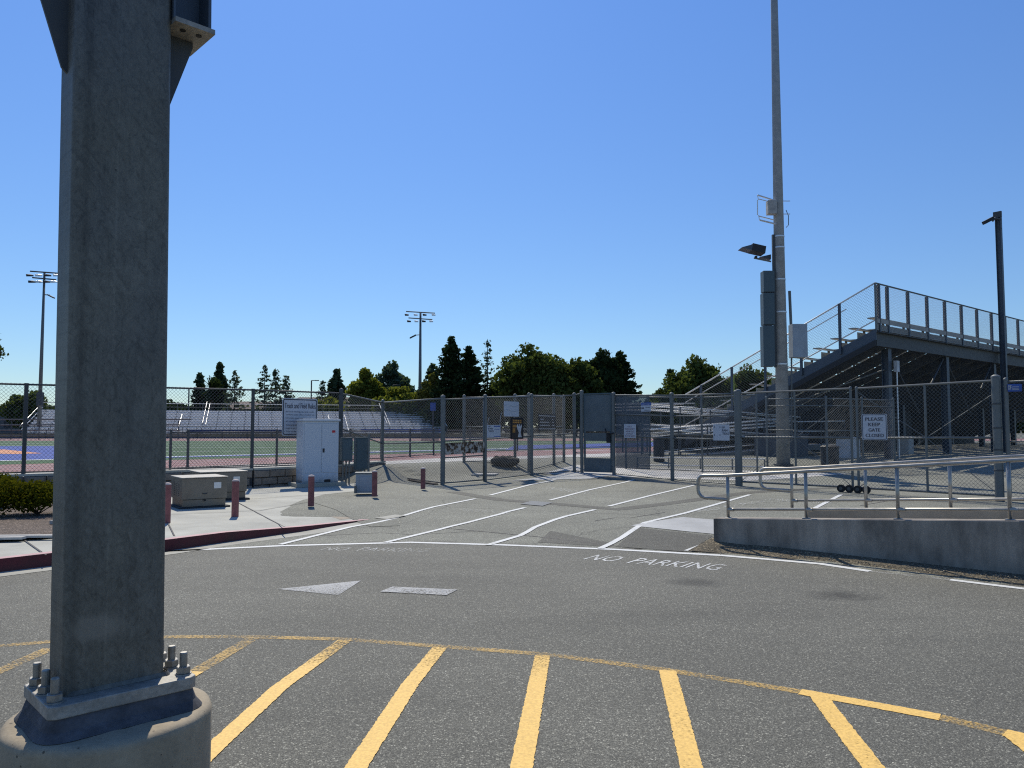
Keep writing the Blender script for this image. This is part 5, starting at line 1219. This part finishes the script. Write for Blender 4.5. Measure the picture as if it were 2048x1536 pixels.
building('low building with dark pitched roof behind the small conifers', 430, 560, 145, 818, 10, 'wall_grey', 'brown_roof', 1.6)

# blue flag-like board and yellow goal marker
q = PY(866, 812, 80); tb = thing('scoreboard', 'small bright blue board on a post near the left end of the gates', 'board', (q.x, 80, .49)); MB().box(q.x-.28, 79.9, q.z-.5, q.x+.28, 80, q.z+.35).build('board', 'sign_blue', tb); MB().tube((q.x, 80.1, .49), (q.x, 80.1, q.z), .07, 6).build('post', 'galv_dark', tb)
q = PY(1467, 750, 60); MB().tube((q.x, 60, .5), (q.x, 60, q.z), .06, 8).build('goal_post', 'yellow_post', None, 'slim yellow goal post upright seen through the grandstand side mesh', 'goal post')

# ------------------------------------------------------------------ trees
def quad(mb, c, s, rn, flat=0.0):
    n = Vector((rn.gauss(0, 1), rn.gauss(0, 1), rn.gauss(0, 1) + flat)).normalized(); u = n.orthogonal().normalized(); u.rotate(Matrix.Rotation(rn.uniform(0, 6.28), 3, n)); w = n.cross(u)
    a = s * rn.uniform(.6, 1.25); b = a * rn.uniform(.5, .9); k = len(mb.v)
    mb.v += [tuple(c - u*a), tuple(c - w*b), tuple(c + u*a), tuple(c + w*b)]; mb.f.append((k, k+1, k+2, k+3))
def broad(label, px, yt, wpx, D, leafm, seed, n=5200, group='trees beyond the field', base=.5, squash=1.0, y_low=None, name='broadleaf_tree'):
    rn = random.Random(seed); top = PY(px, yt, D); H = top.z - .45; W_ = wpx / F * D * 1.34
    t = thing(name, label, 'tree', (top.x, D, .45), group)
    c = Vector((top.x, D, .45)); trh = H * .3
    mb = MB(); mb.tube(c, c + Vector((rn.uniform(-.2,.2), 0, trh)), .028*H, 8, .018*H)
    lobes = []; cz = H * .54
    for i in range(64):
        d = Vector((rn.gauss(0,1), rn.gauss(0,1), rn.gauss(0,1))).normalized() * (rn.random() ** .42)
        lr = W_ * rn.uniform(.08, .15); kz = 1 - .25 * max(0, d.z)
        lc = c + Vector((d.x * (W_*.5 - lr) * kz * 1.05, d.y * (W_*.42 - lr), cz + d.z * (H*.46 - lr*.9)))
        lobes.append((lc, lr)); mb.tube(c + Vector((0, 0, trh * rn.uniform(.5, 1))), lc, .009*H, 4, .003*H)
    lobes.append((c + Vector((rn.uniform(-.08,.08)*W_, 0, H - W_*.10)), W_*.11))
    mb.build('trunk', 'wood', t)
    lv = MB(); wts = sum(l[1]**2 for l in lobes)
    for lc, lr in lobes:
        for _ in range(int(n * 2.6 * lr**2 / wts)):
            d = Vector((rn.gauss(0,1), rn.gauss(0,1), rn.gauss(0,1))).normalized(); r = lr * (rn.random() ** .36) * (1.05 + .55 * noise.noise(d * 2.2 + lc * .3)); quad(lv, lc + Vector((d.x, d.y, d.z*.9)) * r, .0024 * D * rn.uniform(.7, 1.3), rn)
    lv.build('crown', leafm, t); return t
def conifer(label, px, yt, wpx, D, leafm, seed, dense=1.0, group='conifers beyond the field', tops=1):
    rn = random.Random(seed); top = PY(px, yt, D); H = top.z - .45; W_ = wpx / F * D / 2 * 1.2
    t = thing('conifer_tree', label, 'tree', (top.x, D, .45), group); c = Vector((top.x, D, .45))
    tr = MB(); lv = MB()
    for k in range(tops):
        off = Vector(((k - (tops-1)/2) * W_ * .55, 0, 0)); hh = H * (1 - .1 * k); cc = c + off; tr.tube(cc, cc + Vector((0, 0, hh)), .014*H, 7, .03)
        nb = int(46 * (.6 + .6 * dense))
        for i in range(nb):
            v = (i + rn.random()) / nb; z = hh * (.06 + .93 * v); bl = W_ * ((1 - v) ** .75 * 1.0 + .03) * rn.uniform(.6, 1.12)
            for q in range(4 if dense < .7 else 6):
                a = rn.uniform(0, 2*pi); d = Vector((cos(a), sin(a), rn.uniform(-.12, .22))); e = cc + Vector((0,0,z)) + d * bl
                tr.tube(cc + Vector((0,0,z)), e, .03, 3, .015, False)
                m = int(bl * (9 if dense > .7 else 5.5) * dense) + (4 if dense > .7 else 2)
                for j in range(m):
                    f = rn.uniform(.25 if dense < .7 else .1, 1.02); p = cc + Vector((0,0,z)) + d * bl * f + Vector((rn.gauss(0,.14), rn.gauss(0,.14), rn.gauss(0,.10) - .05))
                    quad(lv, p, (.0021 if dense < .7 else .0026) * D * rn.uniform(.7, 1.25), rn, .8)
    tr.build('trunk', 'wood', t); lv.build('crown', leafm, t); return t
CN = [('dark pointed conifer left of the palm and tall conifer pair', 400, 746, 52, 120, 'leaf_conifer', 1, .75), ('tall blue-green conifer standing behind the fan palm', 440, 726, 62, 126, 'leaf_conifer', 2, .8),
      ('thin see-through conifer right of the palm', 470, 741, 62, 118, 'leaf_sparse', 3, .42), ('airy tall conifer, left one of the bare pair', 530, 728, 66, 120, 'leaf_sparse', 4, .40),
      ('twin-topped airy conifer, right one of the bare pair', 562, 737, 66, 122, 'leaf_sparse', 5, .48), ('small feathery conifer left of the dense dark one', 645, 760, 46, 124, 'leaf_sparse', 6, .45),
      ('dense bushy conifer just left of the yellow-green tree', 674, 738, 62, 122, 'leaf_conifer', 7, .95), ('tall nearly black conifer right of the distant stadium light', 920, 672, 104, 105, 'leaf_dark', 8, 1.25),
      ('slender see-through conifer between the black conifer and the big round tree', 975, 678, 56, 108, 'leaf_sparse', 9, .5), ('feathery conifer at the left of the round tree near the grandstand', 1340, 736, 60, 110, 'leaf_conifer', 10, .7),
      ('dark conifer at the right end of the big tree group', 1240, 702, 110, 104, 'leaf_dark', 11, 1.15)]
for a_ in CN: conifer(*a_, tops=2 if 'twin' in a_[0] or 'black conifer right' in a_[0] else 1)
BR = [('yellow-green round tree right of the dense bushy conifer', 735, 736, 72, 112, 'leaf_yellow', 21, 5200), ('silvery blue-green tree behind the yellow-green trees', 790, 724, 78, 125, 'leaf_blue', 22, 5200),
      ('small blue-green tree top right behind the distant stadium light', 860, 728, 42, 124, 'leaf_blue', 23, 2500), ('yellowish bushy tree under the silvery one', 800, 772, 90, 108, 'leaf_yellow', 24, 4500),
      ('olive round tree right of the distant stadium light', 868, 746, 54, 106, 'leaf_olive', 25, 4500), ('largest round dark green tree in the middle group', 1062, 687, 132, 98, 'leaf_mid', 26, 9000),
      ('brownish green tree between the two tallest middle trees', 1150, 716, 100, 98, 'leaf_olive' if False else 'leaf_mid', 27, 7000), ('dense dark tree joined to the right conifer of the middle group', 1205, 698, 96, 101, 'leaf_dark', 28, 7000),
      ('rounded green tree standing alone left of the grandstand', 1396, 710, 118, 96, 'leaf_mid', 29, 8000), ('green tree seen through the grandstand side mesh', 1505, 730, 110, 100, 'leaf_mid', 30, 5500),
      ('dark green tree filling between the largest round tree and its right neighbour', 1118, 711, 96, 103, 'leaf_mid', 41, 6000), ('olive-dark rounded tree low between the middle trees', 1176, 722, 84, 106, 'leaf_dark', 42, 5000),
      ('low round bush beside the lone green tree', 1320, 778, 70, 98, 'leaf_mid', 31, 3500), ('low dark tree filling the gap under the slender conifer', 985, 765, 90, 104, 'leaf_dark', 32, 4500),
      ('pale loose tree behind the far left fence', 62, 780, 82, 118, 'leaf_mid', 33, 3600), ('yellow bush behind the fence left of the tall corner post', 655, 792, 90, 112, 'leaf_yellow', 34, 3500), ('low dark hedge-like tree behind the bleachers at left', 345, 800, 90, 118, 'leaf_dark', 35, 3200), ('low dark tree below the bare conifers', 590, 806, 110, 126, 'leaf_dark', 36, 3000), ('low dark tree right below the grandstand rail', 1420, 790, 120, 92, 'leaf_dark', 37, 3000)]
for i, a_ in enumerate(BR): broad(*a_)
# fan palm
top = PY(425, 756, 116); t = thing('palm_tree', 'bushy fan palm among the left conifers', 'tree', (top.x, 116, .45)); rn = random.Random(4)
MB().lathe((top.x, 116, .45), [(.35, 0), (.3, top.z - 2)], 8).build('trunk', 'wood', t); mb = MB(); cc = Vector((top.x, 116, top.z - 1.6))
for i in range(260):
    d = Vector((rn.gauss(0,1), rn.gauss(0,1), rn.gauss(0,1)-.2)).normalized(); e = cc + d * rn.uniform(1.2, 2.1) + Vector((0,0,-.4 if d.z < 0 else 0)); w_ = d.cross(Vector((.3,.2,1))).normalized() * .16; mb.add([cc, e - w_, e + w_], [(0, 1, 2)])
mb.build('crown', 'leaf_dark', t)
# a distant tree belt that reads as one mass
rn = random.Random(11); mb = MB()
for i in range(17000):
    x = rn.uniform(-130, 150); h = 5.2 + 1.6 * noise.noise(Vector((x*.12, 0, 0))) + 1.0 * noise.noise(Vector((x*.5, 3, 0)))
    quad(mb, Vector((x, 165 + rn.uniform(-3, 3), .5 + rn.random() * h)), .62, rn)
mb.build('tree_belt', 'leaf_dark', None, kind='stuff', label='continuous low belt of dark trees along the horizon', cat='tree belt')
# branch entering at the left edge belongs to a near tree
t = thing('street_tree', 'leafy tree just outside the left edge whose branch tips poke into the frame', 'tree', PZ(-170, 1075, .16)); b_ = t.location
rn = random.Random(9); tip = PY(4, 705, b_.y + .3); mb = MB(); fork = Vector((b_.x, b_.y, 2.3)); mb.tube(b_, fork, .08, 10, .055)
ends = [tip, PY(-6, 682, b_.y+.2), PY(-110, 690, b_.y), PY(-170, 600, b_.y+.5), PY(-240, 620, b_.y-.5), PY(-300, 680, b_.y+.3), PY(-150, 650, b_.y+1), PY(-200, 540, b_.y)]
for e in ends: mb.tube(fork, e, .03, 6, .008)
mb.build('trunk', 'wood', t); lv = MB()
for i, e in enumerate(ends):
    rad = .085 if i < 2 else .30
    for _ in range(90 if i < 2 else 420):
        quad(lv, e + Vector((rn.gauss(-rad*.3, rad*.4), rn.gauss(0, rad*.6), rn.gauss(0, rad*.6))) - Vector((.02, 0, 0)), .028, rn)
lv.build('crown', 'leaf_mid', t)
# hedge in the mulch bed
def shrub(label, px, yb, yt, wpx, D, seed, group='shrubs in the mulch bed'):
    rn = random.Random(seed); p = PY(px, yb, D); g = .15; H = PY(px, yt, D).z - g; W_ = wpx / F * D
    t = thing('shrub', label, 'shrub', (p.x, D, g), group); c = Vector((p.x, D, g)); mb = MB(); lv = MB()
    for i in range(16): 
        a = rn.uniform(0, 6.28); e = c + Vector((cos(a)*W_*.35, sin(a)*W_*.3, H*rn.uniform(.5,.8))); mb.tube(c, e, .012, 4, .005)
    blobs = [(c + Vector((cos(a)*W_*.30*k, sin(a)*W_*.26*k, H*z)), rr) for a, k, z, rr in [(rn.uniform(0,6.28), rn.uniform(.2,1), rn.uniform(.30,.72), rn.uniform(.2,.3)*W_) for _ in range(14)]]
    for bc, br in blobs:
        for _ in range(520):
            d = Vector((rn.gauss(0,1), rn.gauss(0,1), rn.gauss(0,1))).normalized(); q = bc + Vector((d.x*br, d.y*br, d.z*min(br, H*.3))) * (rn.random()**.3) * (1+.25*noise.noise(d*3)); 
            if q.z > g: quad(lv, q, .024, rn)
    mb.build('stems', 'wood', t); lv.build('foliage', 'leaf_hedge', t)
shrub('olive-green dense shrub against the left edge of the picture', -40, 1035, 945, 150, 12.6, 1); shrub('olive-green dense shrub immediately left of the steel column', 75, 1030, 958, 150, 13.0, 2)
shrub('dense shrub hidden mostly behind the steel column', 190, 1025, 960, 150, 13.4, 3); shrub('dark pointed shrub rising behind the left-edge shrub', 5, 1000, 940, 60, 14.2, 5)
shrub('outer shrub beyond the left picture edge', -190, 1035, 948, 160, 12.3, 4)

# ------------------------------------------------------------------ light
SUN_EL, SUN_AZ = radians(50), radians(-16)       # azimuth from +Y toward +X
sd = bpy.data.lights.new('sun', 'SUN'); so = bpy.data.objects.new('sun', sd); C.objects.link(so)
sv = Vector((sin(SUN_AZ) * cos(SUN_EL), cos(SUN_AZ) * cos(SUN_EL), sin(SUN_EL)))
so.rotation_euler = sv.to_track_quat('Z', 'Y').to_euler(); sd.energy = 4.15; sd.angle = radians(.53); sd.color = (1, .935, .80)
w = bpy.data.worlds.new('World'); scene.world = w; w.use_nodes = True; nt = w.node_tree
bg = nt.nodes['Background']; sky = nt.nodes.new('ShaderNodeTexSky'); sky.sky_type = 'NISHITA'; sky.sun_disc = False
sky.sun_elevation = SUN_EL; sky.sun_rotation = SUN_AZ; sky.altitude = 200; sky.air_density = 1.0; sky.dust_density = .15; sky.ozone_density = 3.0
tc = nt.nodes.new('ShaderNodeTexCoord'); sx = nt.nodes.new('ShaderNodeSeparateXYZ'); nt.links.new(tc.outputs['Generated'], sx.inputs[0])
rp = nt.nodes.new('ShaderNodeValToRGB'); nt.links.new(sx.outputs['Z'], rp.inputs[0]); e = rp.color_ramp.elements
e[0].position = 0; e[0].color = (.365, .43, .485, 1); e[1].position = .5; e[1].color = (.39, .54, .74, 1)   # clear dry-air tint
gm = nt.nodes.new('ShaderNodeMix'); gm.data_type = 'RGBA'; gm.blend_type = 'MULTIPLY'; gm.inputs[0].default_value = 1
nt.links.new(sky.outputs[0], gm.inputs[6]); nt.links.new(rp.outputs[0], gm.inputs[7]); nt.links.new(gm.outputs[2], bg.inputs[0]); bg.inputs[1].default_value = .195
scene.render.resolution_x = 1024; scene.render.resolution_y = 768
scene.cycles.max_bounces = 6; scene.cycles.transparent_max_bounces = 24; scene.cycles.use_denoising = False; scene.cycles.filter_width = 1.15; scene.cycles.sample_clamp_indirect = 4
